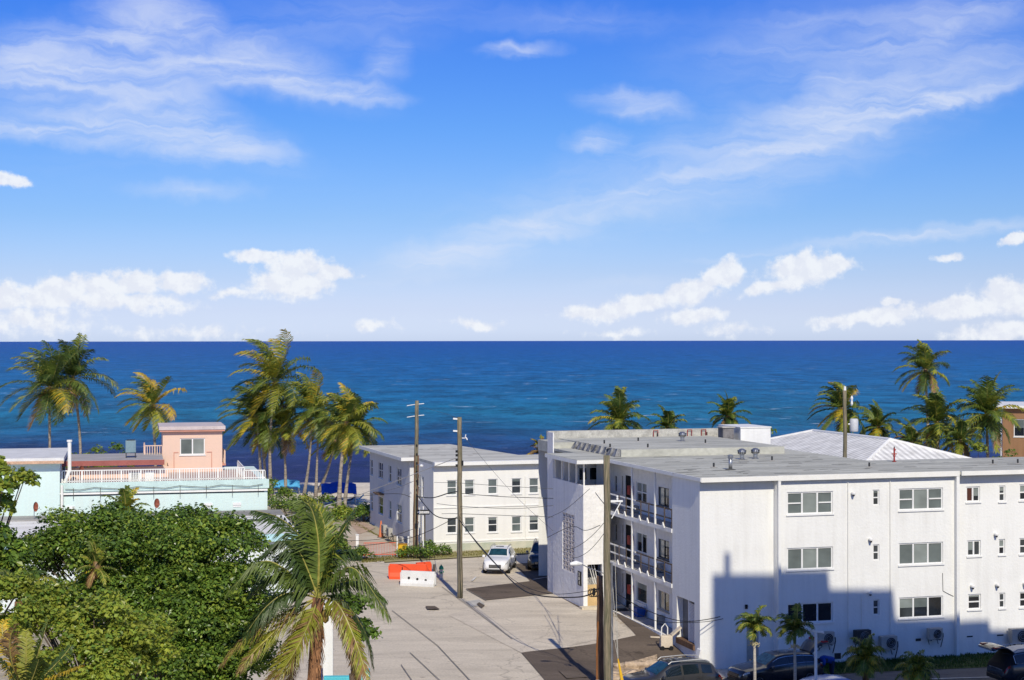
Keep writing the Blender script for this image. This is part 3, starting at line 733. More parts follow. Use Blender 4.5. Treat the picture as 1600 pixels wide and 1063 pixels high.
# pipes and conduits on the front
for x, z0, z1 in ((1324, -1, 8.0), (1390, 0, 8.0), (1345, .8, 2.4)):
    a = A.fa(x, B2); m = MB(); m.tube([(a, B2 - .05, z0), (a, B2 - .05, z1)], .022, 6); m.build('drain_pipe', M_trim, apt)
m = MB(); a = A.fa(1472, B2); m.tube([(a, B2 - .02, 3.3), (a + .02, B2 - .02, 2.4), (a + .3, B2 - .02, 2.25), (a3, B2 - .02, 2.1)], .014, 5); m.build('conduit', M_wireg, apt)
# address plate: black plate with white figures reading downwards
def plate_digit(mb, ch, a, b, z, h):
    seg = {'0': 'abcdef', '1': 'bc', '2': 'abged', '3': 'abgcd'}[ch]; w = h * .55; t = h * .13
    box = {'a': (0, w, h - t, h), 'd': (0, w, 0, t), 'g': (0, w, h / 2 - t / 2, h / 2 + t / 2), 'b': (w - t, w, h / 2, h), 'c': (w - t, w, 0, h / 2), 'f': (0, t, h / 2, h), 'e': (0, t, 0, h / 2)}
    for s_ in seg:
        q = box[s_]; mb.box(a - .012, a, b - q[1], b - q[0], z + q[2], z + q[3])
pbm = A.fb(905.5, ta); 
m = MB(); m.box(ta - .03, ta - .002, pbm - .3, pbm + .3, 1.22, 2.02); pl = m.build('address_plate', M_black, apt)
m = MB()
for i, ch in enumerate('301'): plate_digit(m, ch, ta - .031, pbm + .11, 1.76 - i * .24, .2)
m.build('figures', M_frame, pl)
m = MB(); a = A.fa(1165, 0); m.box(a - .06, a + .06, -.08, -.003, 1.95, 2.15); m.tube([(a, -.08, 2.05), (a, -.2, 2.08)], .02, 6); m.build('cable_anchor', M_black, apt)
for x0, x1, y0, y1, b in ((1303, 1313, 1021, 1030, B2), (1430, 1438, 998, 1002, B2), (1461, 1469, 996, 1000, B2), (1510, 1519, 994, 996, 0), (1557, 1567, 992, 994, 0)):
    p, q = A.fa(x0, b), A.fa(x1, b); m = MB(); m.box(p, q, b - .02, b - .003, A.z(x0, y1, p, b), A.z(x0, y0, p, b)); m.build('vent_grille', M_acdark, apt)

# ---- things fixed to or standing on the block
def aw(a, b, z): return A.w(a, b, z)
def condenser(label, loc, rz, fan=True, dark=False, s=1., legs=True, group='air conditioners on the white block'):
    t = thing('air_conditioner', label, 'air conditioner', loc, rz, group)
    m = MB(); m.box(-.42, .42, -.16, .16, 0, .62); o = bev(m.build('casing', M_acdark if dark else M_acgrey, t), .02)
    m = MB(); m.lathe([(.25, -.163), (.25, -.168), (.02, -.17)], (.08, 0, .31), 20, 'Y'); m.build('fan_grille', M_acdark, t)
    m = MB()
    for r in (.1, .18, .25): m.tube([(.08 + r * math.cos(k * .4488), -.175, .31 + r * math.sin(k * .4488)) for k in range(15)], .008, 4)
    m.build('fan_guard', M_steel, t)
    if legs:
        m = MB()
        for x in (-.28, .28): m.box(x - .03, x + .03, -.15, .28, -.05, 0); m.bar((x, .25, -.03), (x, .1, -.3), .03)
        m.build('bracket', M_acdark, t)
    m = MB(); m.tube([(.42, 0, .2), (.55, .05, .3), (.6, .12, .1), (.55, .2, -.3), (.5, .22, -.5)], .025, 6); m.build('hose', M_wire, t)
    t.scale = (s, s, s); return t
def acp(x, y, b, **k):
    a = A.fa(x, b); z = A.z(x, y, a, b); return aw(a, b - .36, z)
condenser('grey air conditioner behind the white lamp post by the opened black car', acp(1284, 1005, B2), A.t)
condenser('dark air conditioner with black casing low on the shaded white wall', acp(1341, 1002, B2), A.t, dark=True)
condenser('beige air conditioner just right of the dark one, above the bushy palm', acp(1381, 1012, B2), A.t, s=1.05)
condenser('small beige air conditioner under the lowest right-hand triple window', acp(1454, 997, B2), A.t, s=.9)
condenser('large grey air conditioner on the wall above the black open hatch car', acp(1585, 1003, 0), A.t, s=1.2)
def wallac(label, b, z):
    t = thing('window_air_conditioner', label, 'air conditioner', aw(AW - .2, b, z), A.t, 'window air conditioners along the walkways')
    m = MB(); m.box(-.16, .19, -.26, .26, -.19, .19); bev(m.build('casing', M_acgrey, t), .02)
    m = MB()
    for k in range(5): m.box(-.175, -.161, -.22, .22, -.15 + k * .065, -.12 + k * .065)
    m.build('grille', M_acdark, t); return t
FLn = ['ground', 'middle', 'top']
for k in range(3):
    wallac(f'window air conditioner below the far walkway window on the {FLn[k]} floor', A.fb(996 if k else 994, AW), FL[k] + .22)
    if k < 2: wallac(f'window air conditioner below the near walkway window on the {FLn[k]} floor', A.fb(1036, AW), FL[k] + .28)
    b = A.fb(986, AW)
    t = thing('wall_cabinet', f'dark red wall cabinet beside the {FLn[k]} floor walkway door', 'cabinet', aw(AW - .14, b - .18, FL[k] + .92), A.t, 'red cabinets on the walkway wall')
    m = MB(); m.box(-.1, .13, -.22, .22, 0, .5); bev(m.build('box', M_red, t), .015)
    m = MB(); m.box(-.108, -.101, -.18, .18, .05, .45); m.build('lid', M_red, t)
for i, (x, y, b, lb) in enumerate(((1331, 772, B2, 'small white spotlight high on the wall right of the top left window'), (1358, 844, B2, 'small white spotlight above the middle slit window'),
                     (1554, 836, 0, 'small white spotlight above the middle right slit window'), (1517, 917, 0, 'small white spotlight above the lowest squarish window'),
                     (1556, 915, 0, 'small white spotlight above the lowest right slit window'), (1599, 913, 0, 'small white spotlight at the far right end of the wall'),
                     (1357, 927, B2, 'small white spotlight above the shaded slit window'))):
    a = A.fa(x, b); t = thing('wall_light', lb, 'wall light', aw(a, b - .003, A.z(x, y, a, b)), A.t, 'spotlights on the white wall')
    m = MB(); m.lathe([(.07, 0), (.085, -.05), (.085, -.2), (.05, -.24)], (0, 0, .04), 12, 'Y'); m.build('hood', M_frame, t)
    m = MB(); m.lathe([(.06, .0), (.055, -.06), (.03, -.07)], (0, -.16, -.035), 10, 'Z'); m.build('lens', M_black, t)
def roofp(x, y, z=ZR): return G(x, y, z)
t = thing('roof_vent', 'tall steel flue pipe with cap near the front edge of the grey roof', 'roof vent', roofp(1141, 734), 0)
m = MB(); m.tube([(0, 0, 0), (0, 0, .62)], .095, 14); m.build('pipe', M_steel, t, True)
m = MB(); m.lathe([(.1, .56), (.145, .58), (.145, .63), (.1, .65), (.145, .67), (.145, .74), (.05, .77)], n=14); m.build('cap', M_steel, t)
m = MB(); m.lathe([(.3, 0), (.12, .05)], n=12); m.build('flashing', M_roofpatch, t)
def turbine(label, p):
    t = thing('turbine_vent', label, 'roof vent', p, 0, 'spinning turbine vents on the grey roof')
    m = MB(); m.lathe([(.2, 0), (.12, .04), (.12, .24)], n=12); m.build('collar', M_steel, t)
    m = MB(); m.lathe([(.14, .24), (.2, .3), (.235, .4), (.21, .5), (.12, .57), (.03, .59)], n=16); m.build('turbine', M_steel, t)
    m = MB()
    for k in range(12):
        an = k * math.pi / 6; m.bar((.22 * math.cos(an), .22 * math.sin(an), .3), (.24 * math.cos(an + .2), .24 * math.sin(an + .2), .5), .02, .03)
    m.build('fin', M_acdark, t); return t
turbine('left turbine vent of the pair behind the steel flue', roofp(1159, 717.5)); turbine('right turbine vent of the pair behind the steel flue', roofp(1180, 716.5))
turbine('lone turbine vent far back on the raised grey roof', roofp(1066, 689.5, rz))
spots = [(1115, 730.5, ZR), (1206, 720, ZR), (1358, 730, ZR), (1551, 725.5, ZR), (1590, 724.5, ZR), (1102, 693, rz), (1012, 700, rz), (997, 690, rz), (1104, 681, rz), (1027, 683, rz), (944, 694, rz), (953, 700, rz), (1011, 682, rz)]
lbs = ['left of the steel flue', 'right of the turbine vent pair', 'near the red standpipe', 'on the right wing', 'at the far right end', 'mid raised roof', 'at the raised roof step', 'left part of the raised roof', 'by the rear parapet right', 'by the rear parapet middle', 'at the flashing end', 'beside the flashing', 'by the rear parapet left']
vp = None
for (x, y, z), l in zip(spots, lbs):
    t = thing('vent_pipe', 'short dark plumbing stub on the grey roof, ' + l, 'vent pipe', roofp(x, y, z), 0, 'plumbing stubs on the grey roof')
    m = MB(); m.tube([(0, 0, 0), (0, 0, .24)], .05, 8); m.build('pipe', M_acdark, t)
    m = MB(); m.lathe([(.2, 0), (.06, .03)], n=10); m.build('flashing', M_conc, t)
t = thing('standpipe', 'red standpipe with valve handles on the right roof wing', 'standpipe', roofp(1397, 721.5), 0)
m = MB(); m.tube([(0, 0, 0), (0, 0, .75)], .045, 10); m.lathe([(.12, 0), (.12, .03)], n=10); m.lathe([(.07, .28), (.085, .31), (.07, .34)], n=10); m.build('pipe', M_red, t)
m = MB(); m.tube([(-.14, 0, .42), (.14, 0, .42)], .035, 8); m.tube([(0, 0, .6), (.1, 0, .66)], .03, 8); m.build('valve', M_red, t)
m = MB(); m.tube([(0, 0, .75), (0, 0, .82)], .03, 8); m.build('cap', M_black, t)
for i, (x, y, l) in enumerate(((1021, 679, 'left red pipe bracket at the rear roof parapet'), (1074, 677, 'middle red pipe bracket at the rear roof parapet'), (1096, 675, 'right red pipe bracket at the rear roof parapet'))):
    g = A.w(A.fa(x, 26.1), 26.1, 8.78); m = MB(); h = .42
    m.tube([(0, 0, 0), (0, 0, h)], .025, 6); m.tube([(.3, 0, 0), (.3, 0, h)], .025, 6); m.tube([(0, 0, h), (.3, 0, h)], .025, 6)
    o = m.build('pipe_bracket', M_red); o.location = g; o.rotation_euler = (0, 0, R(A.t)); tag(o, l, 'pipe', 'red pipe brackets on the roof parapet')
# white stair bulkhead and grey chimney behind the raised roof
g = A.inv(P(1157, 690, 107)); g2 = A.inv(P(1209, 690, 107))
t = thing('roof_bulkhead', 'plain white box standing behind the raised grey roof', 'roof structure', (A.X, A.Y, 0), A.t)
m = MB(); m.box(g[0], g[0] + 2.1, g[1], g[1] + 3.5, 0, 9.35); m.build('wall', M_white, t)
m = MB(); m.box(g[0] - .04, g[0] + 2.14, g[1] - .04, g[1] + 3.54, 9.353, 9.43); m.build('coping', M_trim, t)
t = thing('chimney', 'squat grey stained chimney block left of the white roof box', 'chimney', aw(12.0, 24.6, ZR), A.t)
m = MB(); m.box(-.35, .4, -.4, .4, 0, 1.0); m.build('stack', mat('stained_block', (.22, .21, .21), rough=.9, var=.5, scale=2), t)
m = MB(); m.box(-.42, .47, -.47, .47, 1.002, 1.06); m.build('cap', M_conc, t)
# ------------------------------------------------------------------ two-storey white building by the beach
Bf = Frame(G(677, 862), 17.0)
bb = thing('beach_building', 'white two storey building with pale flat roof standing before the beach', 'apartment building', (Bf.X, Bf.Y, 0), Bf.t)
BR = Bf.z(677, 722, 0, 0); BW = 11.5
M_bw = stucco('cream_white_stucco', (.80, .79, .74), dirtamt=.12)
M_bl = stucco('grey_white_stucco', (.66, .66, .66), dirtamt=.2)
def bwin(x0, x1, y0, y1):
    s0, s1 = Bf.fa(x0, 0), Bf.fa(x1, 0); return (s0, s1, Bf.z((x0 + x1) / 2, y1, (s0 + s1) / 2, 0), Bf.z((x0 + x1) / 2, y0, (s0 + s1) / 2, 0))
bw = []
for x0, x1, y0, y1, y2, y3 in ((698, 713.5, 750.5, 774, 809.5, 833.5), (725.5, 741, 749.8, 773.2, 808.5, 832.5), (762, 777, 748.6, 772.2, 808, 832), (799, 814, 747.6, 771.6, 807, 831), (826.5, 841.5, 747.2, 771, 805.5, 829.5)):
    bw += [bwin(x0, x1, y0, y1), bwin(x0, x1, y2, y3)]
bk = Bf.fb(649, 0); aL = Bf.fa(640, bk); bB = Bf.fb(577.5, aL)
sw = []
for x0, x1, h in ((619.5, 627, 0), (607, 611, 0), (591, 598, 0), (578.5, 582, 0)):
    p, q = Bf.fb(x1, aL), Bf.fb(x0, aL)
    sw += [(p, q, 4.0, 5.3), (p, q, 1.15, 2.55)]
bl_ = [(Bf.fb(657, 0), Bf.fb(651.5, 0), 3.3, 5.2), (Bf.fb(661.5, 0), Bf.fb(658.5, 0), 3.6, 5.1), (Bf.fb(657, 0), Bf.fb(652, 0), .7, 2.6), (Bf.fb(664.5, 0), Bf.fb(659, 0), .3, 2.5)]
m = MB(); zt = BR - .22
wall(m, front(0), 0, BW, 0, zt, bw); wall(m, side(0), 0, bk, 0, zt, bl_)
m.quad((BW, 0, 0), (BW, bk, 0), (BW, bk, zt), (BW, 0, zt)); m.quad((8.2, bk, 0), (6.6, bB, 0), (6.6, bB, zt), (8.2, bk, zt)); m.quad((8.2, bk, 0), (BW, bk, 0), (BW, bk, zt), (8.2, bk, zt))
m.build('wall', M_bw, bb)
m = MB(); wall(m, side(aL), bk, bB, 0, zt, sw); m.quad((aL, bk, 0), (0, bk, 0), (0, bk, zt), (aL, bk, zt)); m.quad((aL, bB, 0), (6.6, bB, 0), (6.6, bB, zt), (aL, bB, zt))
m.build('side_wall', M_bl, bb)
for i, q in enumerate(bw): window(bb, front(0), *q, 'hung', M_frame, [M_blind, M_glass2, M_glass2, M_blind][i % 4], fr=.06, n=.06)
for i, q in enumerate(sw): window(bb, side(aL), *q, 'hung' if i not in (0, 1, 4) else 'double_hung', M_frame, M_glass, fr=.06)
for q in bl_[:3]: window(bb, side(0), *q, 'hung', M_frame, M_glass, fr=.06)
q = bl_[3]; m = MB(); fbox(m, side(0), q[0], q[1], q[2], q[3], .05, .1); m.build('door', mat('yellowish_door', (.50, .40, .22), var=.2), bb)
# roof: deck, eave over the left wing, front band
ar = 9.4
m = MB(); m.box(.0, BW, .02, bk, zt, BR - .02); m.prism([(aL - .75, bk - .6), (0, bk - .6), (0, bk), (ar - 1.4, bk), (ar - 3.0, bB + .4), (aL - .75, bB + .4)], zt, BR - .02)
m.build('roof', mat('pale_roof_membrane', (.58, .57, .50), rough=.9, var=.22, scale=.4, fine=.1, fscale=5, stretch=(.5, 1.5, 1), tint=(.42, .41, .36)), bb)
m = MB(); m.box(-.05, BW, -.55, .018, BR - .26, BR); m.box(aL - .81, aL - .752, bk - .6, bB + .4, BR - .24, BR + .01); m.box(aL - .81, 0, bk - .66, bk - .602, BR - .24, BR + .01)
m.build('fascia', M_trim, bb)
m = MB()
m.box(.02, BW, -.05, -.003, 3.05, 3.12); m.box(0.02, BW, -.05, -.003, .62, .7)
m.build('string_course', M_trim, bb)
m = MB(); m.box(.03, BW, -.12, -.052, 0, .52); m.build('plinth', mat('aged_plinth', (.56, .54, .42), rough=.9, var=.35, scale=.8, tint=(.40, .44, .34)), bb)
m = MB()
for x in (820, 846): a = Bf.fa(x, 0); m.tube([(a, -.05, .5), (a, -.05, 5.2 if x == 820 else 3.3)], .025, 6)
m.build('drain_pipe', M_trim, bb)
m = MB()
for i in range(26):
    a = rnd.uniform(aL, 6.5); b = rnd.uniform(bk, bB); w = rnd.uniform(.15, .5); h = rnd.uniform(.08, .2)
    m.quad(*[(a + x, b + y, BR - .014) for x, y in ((-w, -h), (w, -h * .3), (w * .8, h), (-w, h * .6))])
struct(m.build('roof_stain', mat('rusty_roof_patch', (.30, .26, .21), rough=.9, var=.4), bb), 'stuff')
m = MB(); m.box(aL - .9, aL - .01, bk - 1.2, bk - .3, 0, .55); m.box(aL - .9, aL - .01, bk - 2.0, bk - 1.2, 0, .28); m.build('stoop', M_conc, bb)
m = MB(); b = Bf.fb(592, aL)
m.box(aL - .5, aL - .003, b - 1.8, b, 2.78, 2.9); m.build('awning', M_wood2, bb)
for i, (x, y, l) in enumerate(((577, 808, 'farthest air conditioner on the shady side path'), (585, 811, 'second farthest air conditioner on the shady side path'), (600, 833, 'air conditioner behind the orange cone'), (608, 838, 'nearest air conditioner on the shady side path'))):
    g = G(x, y, .4); condenser(l, g, Bf.t - 90, s=1.0, group='air conditioners along the beach building')

# ------------------------------------------------------------------ white tiled hip-roof house
M_tile = wavy('white_roof_tile', (.80, .79, .74), (.58, .57, .54), .55, axis='Y', rough=.8, spec=.2)
M_tile2 = wavy('white_roof_tile_end', (.80, .79, .74), (.60, .59, .56), .62, axis='X', rough=.8, spec=.2)
th_ = thing('tile_roof_house', 'house with white tiled hip roof behind the grey roof', 'house', (A.X, A.Y, 0), A.t)
re = A.inv(P(1390, 687, 123)); rf_ = A.inv(P(1264, 675, 134))
zR = H - (687 - 532) / F * 123
hw = 6.6; a0 = re[0]; b0 = re[1]; b1 = b0 + 12.5; zE = zR - 2.0
m = MB(); m.box(a0 - hw + .7, a0 + hw - .7, b0 - hw + .7, b1 + hw - .7, 0, zE - .1); m.build('wall', M_white, th_)
e = [(a0 - hw, b0 - hw, zE), (a0 + hw, b0 - hw, zE), (a0 + hw, b1 + hw, zE), (a0 - hw, b1 + hw, zE), (a0, b0, zR), (a0, b1, zR)]
m = MB()
m._add(e, [(0, 4, 5, 3), (1, 2, 5, 4)]); m.build('roof', M_tile, th_)
m = MB(); m._add([e[0], e[1], e[4]], [(0, 1, 2)]); m.build('roof_end', M_tile2, th_); m = MB(); m._add([e[2], e[3], e[5]], [(0, 1, 2)]); m.build('roof_end', M_tile2, th_)
m = MB(); m.tube([e[0], e[4], e[5], e[3]], .13, 8); m.tube([e[1], e[4]], .13, 8); m.tube([e[2], e[5]], .13, 8); m.build('ridge_tiles', M_trim, th_)
m = MB(); m.box(a0 - hw, a0 + hw, b0 - hw - .02, b0 - hw + .06, zE - .25, zE - .02); m.box(a0 - hw - .02, a0 - hw + .06, b0 - hw, b1 + hw, zE - .25, zE - .02); m.build('fascia', M_trim, th_)

# ------------------------------------------------------------------ brown building at the far right
g = P(1566, 690, 152); Kf = Frame(g, -17)
br = thing('brown_building', 'brown building with white roof edge at the right behind the palms', 'building', (g.x, g.y, 0), -17)
M_brown = stucco('brown_render', (.30, .17, .09), dirt=(.2, .11, .06), dirtamt=.5)
zb = H - (638 - 531.6) / F * 152
m = MB(); wh = [(1.0, 2.9, 6.2, 7.8), (1.6, 2.5, 3.0, 4.2), (3.8, 5.4, 6.2, 7.8)]
wall(m, front(0), 0, 9, 0, zb, wh); m.quad((0, 0, 0), (0, 10, 0), (0, 10, zb), (0, 0, zb)); m.build('wall', M_brown, br)
m = MB(); m.box(-.6, 9.3, -.5, 10.3, zb + .003, zb + .25); m.build('roof', M_trim, br)
for q in wh: window(br, front(0), *q, 'double', M_frame, M_glass, fr=.07)
m = MB(); m.tube([(-.12, -.1, 0), (-.12, -.1, zb)], .05, 6); m.build('drain_pipe', M_trim, br)

# ------------------------------------------------------------------ teal building with terrace, peach house behind
T = Frame(P(94, 757, 105), 13.0); ZD = H - (755 - 533) / F * 105
TW = T.fa(417.5, 0)
tl = thing('teal_building', 'pale teal building with white terrace railing along its roof', 'building', (T.X, T.Y, 0), T.t)
m = MB(); m.box(0, TW, 0, 12, 0, ZD - .02); m.build('wall', M_teal, tl)
m = MB(); m.box(-.02, TW + .1, -.1, -.003, ZD - .55, ZD + .03); m.build('parapet_band', mat('pale_teal_band', (.56, .72, .68), rough=.8, var=.12), tl)
m = MB(); m.box(.15, TW, -.14, -.103, ZD - .72, ZD - .6); m.tube([(.1, -.2, 2.5), (.1, -.2, ZD - .1)], .09, 8); m.tube([(.1, -.2, ZD - .62), (-.6, -.1, ZD - .75), (-1.3, -.05, ZD - 1.3), (-1.4, -.05, ZD - 2.2)], .06, 8); m.build('gutter', M_trim, tl)
m = MB(); m.box(.1, TW - .2, -.012, -.004, ZD - .82, ZD - .725); m.build('gutter_shade_strip', mat('painted_gutter_shade', (.09, .12, .13), rough=.8), tl)  # dark strip: the gutter's shade painted onto the wall below it
m = MB(); m.box(-6, TW - .5, .2, 9, ZD - .015, ZD); m.build('terrace_floor', mat('terrace_tile', (.55, .42, .36), rough=.9), tl)
RT = H - (736 - 533) / F * 105 - ZD
tr = T.fa(381, .35)
def railing(parent, p0, p1, z, h, m_, step=.15, name='railing'):
    p0, p1 = Vector(p0), Vector(p1); n = max(2, int((p1 - p0).length / step)); m = MB()
    m.bar((p0.x, p0.y, z + h), (p1.x, p1.y, z + h), .07, .06); m.bar((p0.x, p0.y, z + .1), (p1.x, p1.y, z + .1), .04, .05)
    for i in range(n + 1):
        q = p0.lerp(p1, i / n); w = .05 if i % 8 == 0 else .022
        m.box(q.x - w, q.x + w, q.y - .02, q.y + .02, z, z + h - .031)
    return m.build(name, m_, parent)
railing(tl, (.1, .3), (tr, .3), ZD, RT, M_trim); railing(tl, (tr, 6.5), (tr + .0, .4), ZD, RT, M_trim); railing(tl, (tr, .28), (TW - .15, -.02), ZD + .02, RT * .75, M_trim)
m = MB()
for x in (208, 233, 212): a = T.fa(x, 1.2); m.box(a - .3, a + .3, .5, .56, ZD, ZD + RT * .8)
m.build('terrace_screen', M_frame, tl)
m = MB()
for x in (110, 165, 325, 370): a = T.fa(x, 0); m.box(a - .25, a + .25, -.03, -.003, ZD - 1.75, ZD - 1.63); m.box(a - .27, a + .27, -.06, -.003, ZD - 1.62, ZD - 1.45)
m.build('wall_vent', M_frame, tl)
m = MB()
for k in range(8): a = .8 + k * (TW - 1.4) / 7; m.tube([(a, -.16, ZD - 1.0), (a, -.16, ZD - .3)], .018, 5)
m.tube([(.3 + i * (TW - .6) / 14, -.2, ZD - .35 - .08 * math.sin(i * 2.1)) for i in range(15)], .02, 5)
m.build('cable_run', M_wireg, tl)
# upper block at the left end
Zc = H - (718 - 533) / F * 104
m = MB(); m.box(-7, -.02, -.35, 9, 0, Zc - .25); m.build('upper_wall', M_teal, tl)
m = MB(); m.box(-7.2, .25, -.95, 9.2, Zc - .16, Zc + .12); m.build('roof', mat('pale_roof_edge', (.70, .70, .68), rough=.8, var=.15), tl)
m = MB(); m.box(-7.2, .25, -.99, -.953, Zc - .24, Zc - .06); m.build('roof_edge', mat('rusty_roof_edge', (.62, .40, .27), rough=.8, var=.3, scale=4), tl)
m = MB(); m.tube([(.22, .4, ZD - .2), (.35, .3, ZD + .3), (.55, .35, ZD + .75), (.55, .35, H - (688 - 533) / F * 105)], .12, 10); m.lathe([(.17, 0), (.17, .12)], (.55, .35, H - (688 - 533) / F * 105 - .1), 10); m.build('flue', M_trim, tl)
# peach house
ph = thing('peach_house', 'peach rooftop house with red brown eaves behind the white railing', 'house', (T.X, T.Y, 0), T.t)
pb0 = 7.5; pa0, pa1 = T.fa(254, pb0), T.fa(347, pb0)
def tz(x, y, a, b): return T.z(x, y, a, b)
pz = tz(300, 672, pa0, pb0)
wq = (T.fa(281, pb0), T.fa(320, pb0), tz(300, 711.5, pa0, pb0), tz(300, 685.5, pa0, pb0))
m = MB(); wall(m, front(pb0), pa0, pa1, 0, pz, [wq], depth=.12); m.quad((pa1, pb0, 0), (pa1, pb0 + 5, 0), (pa1, pb0 + 5, pz), (pa1, pb0, pz)); m.quad((pa0, pb0, 0), (pa0, pb0 + 5, 0), (pa0, pb0 + 5, pz), (pa0, pb0, pz))
m.build('wall', M_peach, ph)
window(ph, front(pb0), *wq, 'double', M_frame, [M_blind, M_blindl], fr=.07)
m = MB(); m.box(pa0 - .25, pa1 + .2, pb0 - .35, pb0 + 5.3, pz + .003, pz + .24); m.build('roof', mat('pale_pink_roof', (.60, .52, .50), rough=.8, var=.15), ph)
m = MB(); m.box(pa0 - .22, pa1 + .17, pb0 - .3, pb0 + 5.2, pz - .12, pz); m.build('eave', M_peachtrim, ph)
m = MB(); x0, x1 = T.fa(271, pb0), T.fa(331, pb0); zz = tz(300, 707, pa0, pb0)
for bx in ((x0, x0 + .05, 5.0, zz), (x1 - .05, x1, 5.0, zz), (x0 + .05, wq[0] - .1, zz - .05, zz), (wq[1] + .1, x1 - .05, zz - .05, zz)): m.box(bx[0], bx[1], pb0 - .03, pb0 - .003, bx[2], bx[3])
m.build('wall_moulding', M_peachtrim, ph)
# lower wing with grey roof
lz = 7.25
m = MB(); la = T.fa(102, 3.6); wall(m, front(3.6), la, pa0 + .3, 0, lz - .5); m.quad((pa0 + .3, 3.6, 0), (pa0 + .3, 7.5, 0), (pa0 + .3, 7.5, lz - .5), (pa0 + .3, 3.6, lz - .5)); m.build('wing_wall', M_peach, ph)
m = MB(); m.box(la - .8, pa0 - .05, 2.9, 9.5, lz - .14, lz); m.build('wing_roof', mat('dull_roof', (.40, .385, .38), rough=.9, var=.2, scale=.6, stretch=(1, 3, 1)), ph)
m = MB(); m.box(la - .8, pa0 + .02, 2.86, 2.897, lz - .36, lz - .02); m.build('wing_fascia', mat('brick_red_fascia', (.36, .12, .10), rough=.7, var=.15), ph)
bz_ = tz(240, 716, pa0, pb0); bt = tz(240, 697, pa0, pb0)
bq = T.fa(226, pb0)
railing(ph, (bq, pb0 + .4), (pa0 - .02, pb0 + .4), bz_ - .1, bt - bz_ + .1, M_peach, name='balcony_railing'); railing(ph, (bq, pb0 + 3.8), (bq, pb0 + .45), bz_ - .1, bt - bz_ + .1, M_peach, name='balcony_railing')
m = MB(); m.box(bq - .05, pa0 - .02, pb0 + .35, pb0 + 4, bz_ - .28, bz_ - .1); m.build('balcony_floor', M_peachtrim, ph)
railing(ph, (pa1 + .22, pb0 + .9), (pa1 + .22, pb0 + 3.5), tz(348, 726, pa1, pb0), .9, M_peach, name='balcony_railing')
m = MB(); m.box(pa1 + .01, pa1 + .3, pb0 + .9, pb0 + 3.5, tz(348, 729, pa1, pb0), tz(348, 726, pa1, pb0)); m.build('balcony_floor', M_peachtrim, ph)
# roof-top cooler
t = thing('rooftop_cooler', 'grey blue air cooler on legs on the dull roof beside the peach balcony', 'air conditioner', T.w(T.fa(204, 5.0), 5.0, lz), T.t)
m = MB(); m.box(-.34, .34, -.34, .34, .35, 1.15); bev(m.build('casing', mat('blue_grey_metal', (.20, .30, .34), rough=.5, var=.2), t), .03)
m = MB(); m.lathe([(.28, 1.152), (.28, 1.2), (.05, 1.21)], n=14); m.build('fan', M_acdark, t)
m = MB()
for x in (-.3, .3):
    for y in (-.3, .3): m.box(x - .03, x + .03, y - .03, y + .03, 0, .35)
m.build('legs', M_acdark, t)
# low white-roofed wing between the trees and the teal building
lw = thing('white_roof_annex', 'low annex with weathered white roof below the teal wall', 'building', (T.X, T.Y, 0), T.t)
m = MB(); m.box(-9, TW + .4, -13, -.3, 0, 3.85); m.build('wall', stucco('aqua_white_wall', (.70, .76, .76)), lw)
m = MB(); m.box(-9.3, TW + .8, -13.4, -2.9, 3.853, 4.0); m.build('roof', mat('weathered_white_roof', (.82, .81, .77), rough=.85, var=.2, scale=.5, stretch=(.4, 2, 1), tint=(.66, .64, .60)), lw)
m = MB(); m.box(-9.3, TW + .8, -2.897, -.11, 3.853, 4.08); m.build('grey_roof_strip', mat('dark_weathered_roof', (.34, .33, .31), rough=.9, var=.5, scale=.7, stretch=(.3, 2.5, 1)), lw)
m = MB(); m.box(-9.35, TW + .85, -13.46, -13.402, 3.6, 4.03); m.build('fascia', mat('aqua_fascia', (.45, .70, .76), rough=.7), lw)
m = MB(); a = T.fa(396, -6); m.box(a - .4, a + .4, -6.2, -6, 4.002, 4.12); m.box(a - 4, a - 3.4, -2, -1.9, 4.082, 4.15); m.build('roof_vent', M_acdark, lw)
def dish(label, p, rz):
    t = thing('satellite_dish', label, 'satellite dish', p, rz, 'rusty satellite dishes')
    m = MB(); m.tube([(0, 0, 0), (0, 0, 1.0)], .035, 6); m.build('mast', M_steel, t)
    prof = [(r * .34, .16 * r * r) for r in (0.02, .3, .6, .85, 1.)]; m = MB()
    vs = []; n = 18
    for r, h in prof:
        for k in range(n):
            an = 2 * math.pi * k / n; vs.append((r * math.cos(an) * .8, -h - .05 + .0, 1.1 + r * math.sin(an) * 1.25))
    m._add(vs, [(i * n + k, i * n + (k + 1) % n, (i + 1) * n + (k + 1) % n, (i + 1) * n + k) for i in range(len(prof) - 1) for k in range(n)] + [tuple(range(n))])
    m.build('reflector', mat('rusty_red_metal', (.33, .10, .06), rough=.7, var=.4, scale=5), t)
    m = MB(); m.tube([(0, -.05, .85), (.15, -.5, .95), (.12, -.55, 1.1)], .02, 6); m.build('feed_arm', M_acdark, t); t.scale = (.72, .72, .72); return t
dish('rusty red satellite dish on the low white roof at the left', G(53, 812, 4.05), 55)
dish('small rusty satellite dish above the big leafy tree', G(243, 806, 4.05), 40)
dish('rusty satellite dish behind the white terrace railing', T.w(T.fa(125, 1.4), 1.4, ZD - .1), 50)
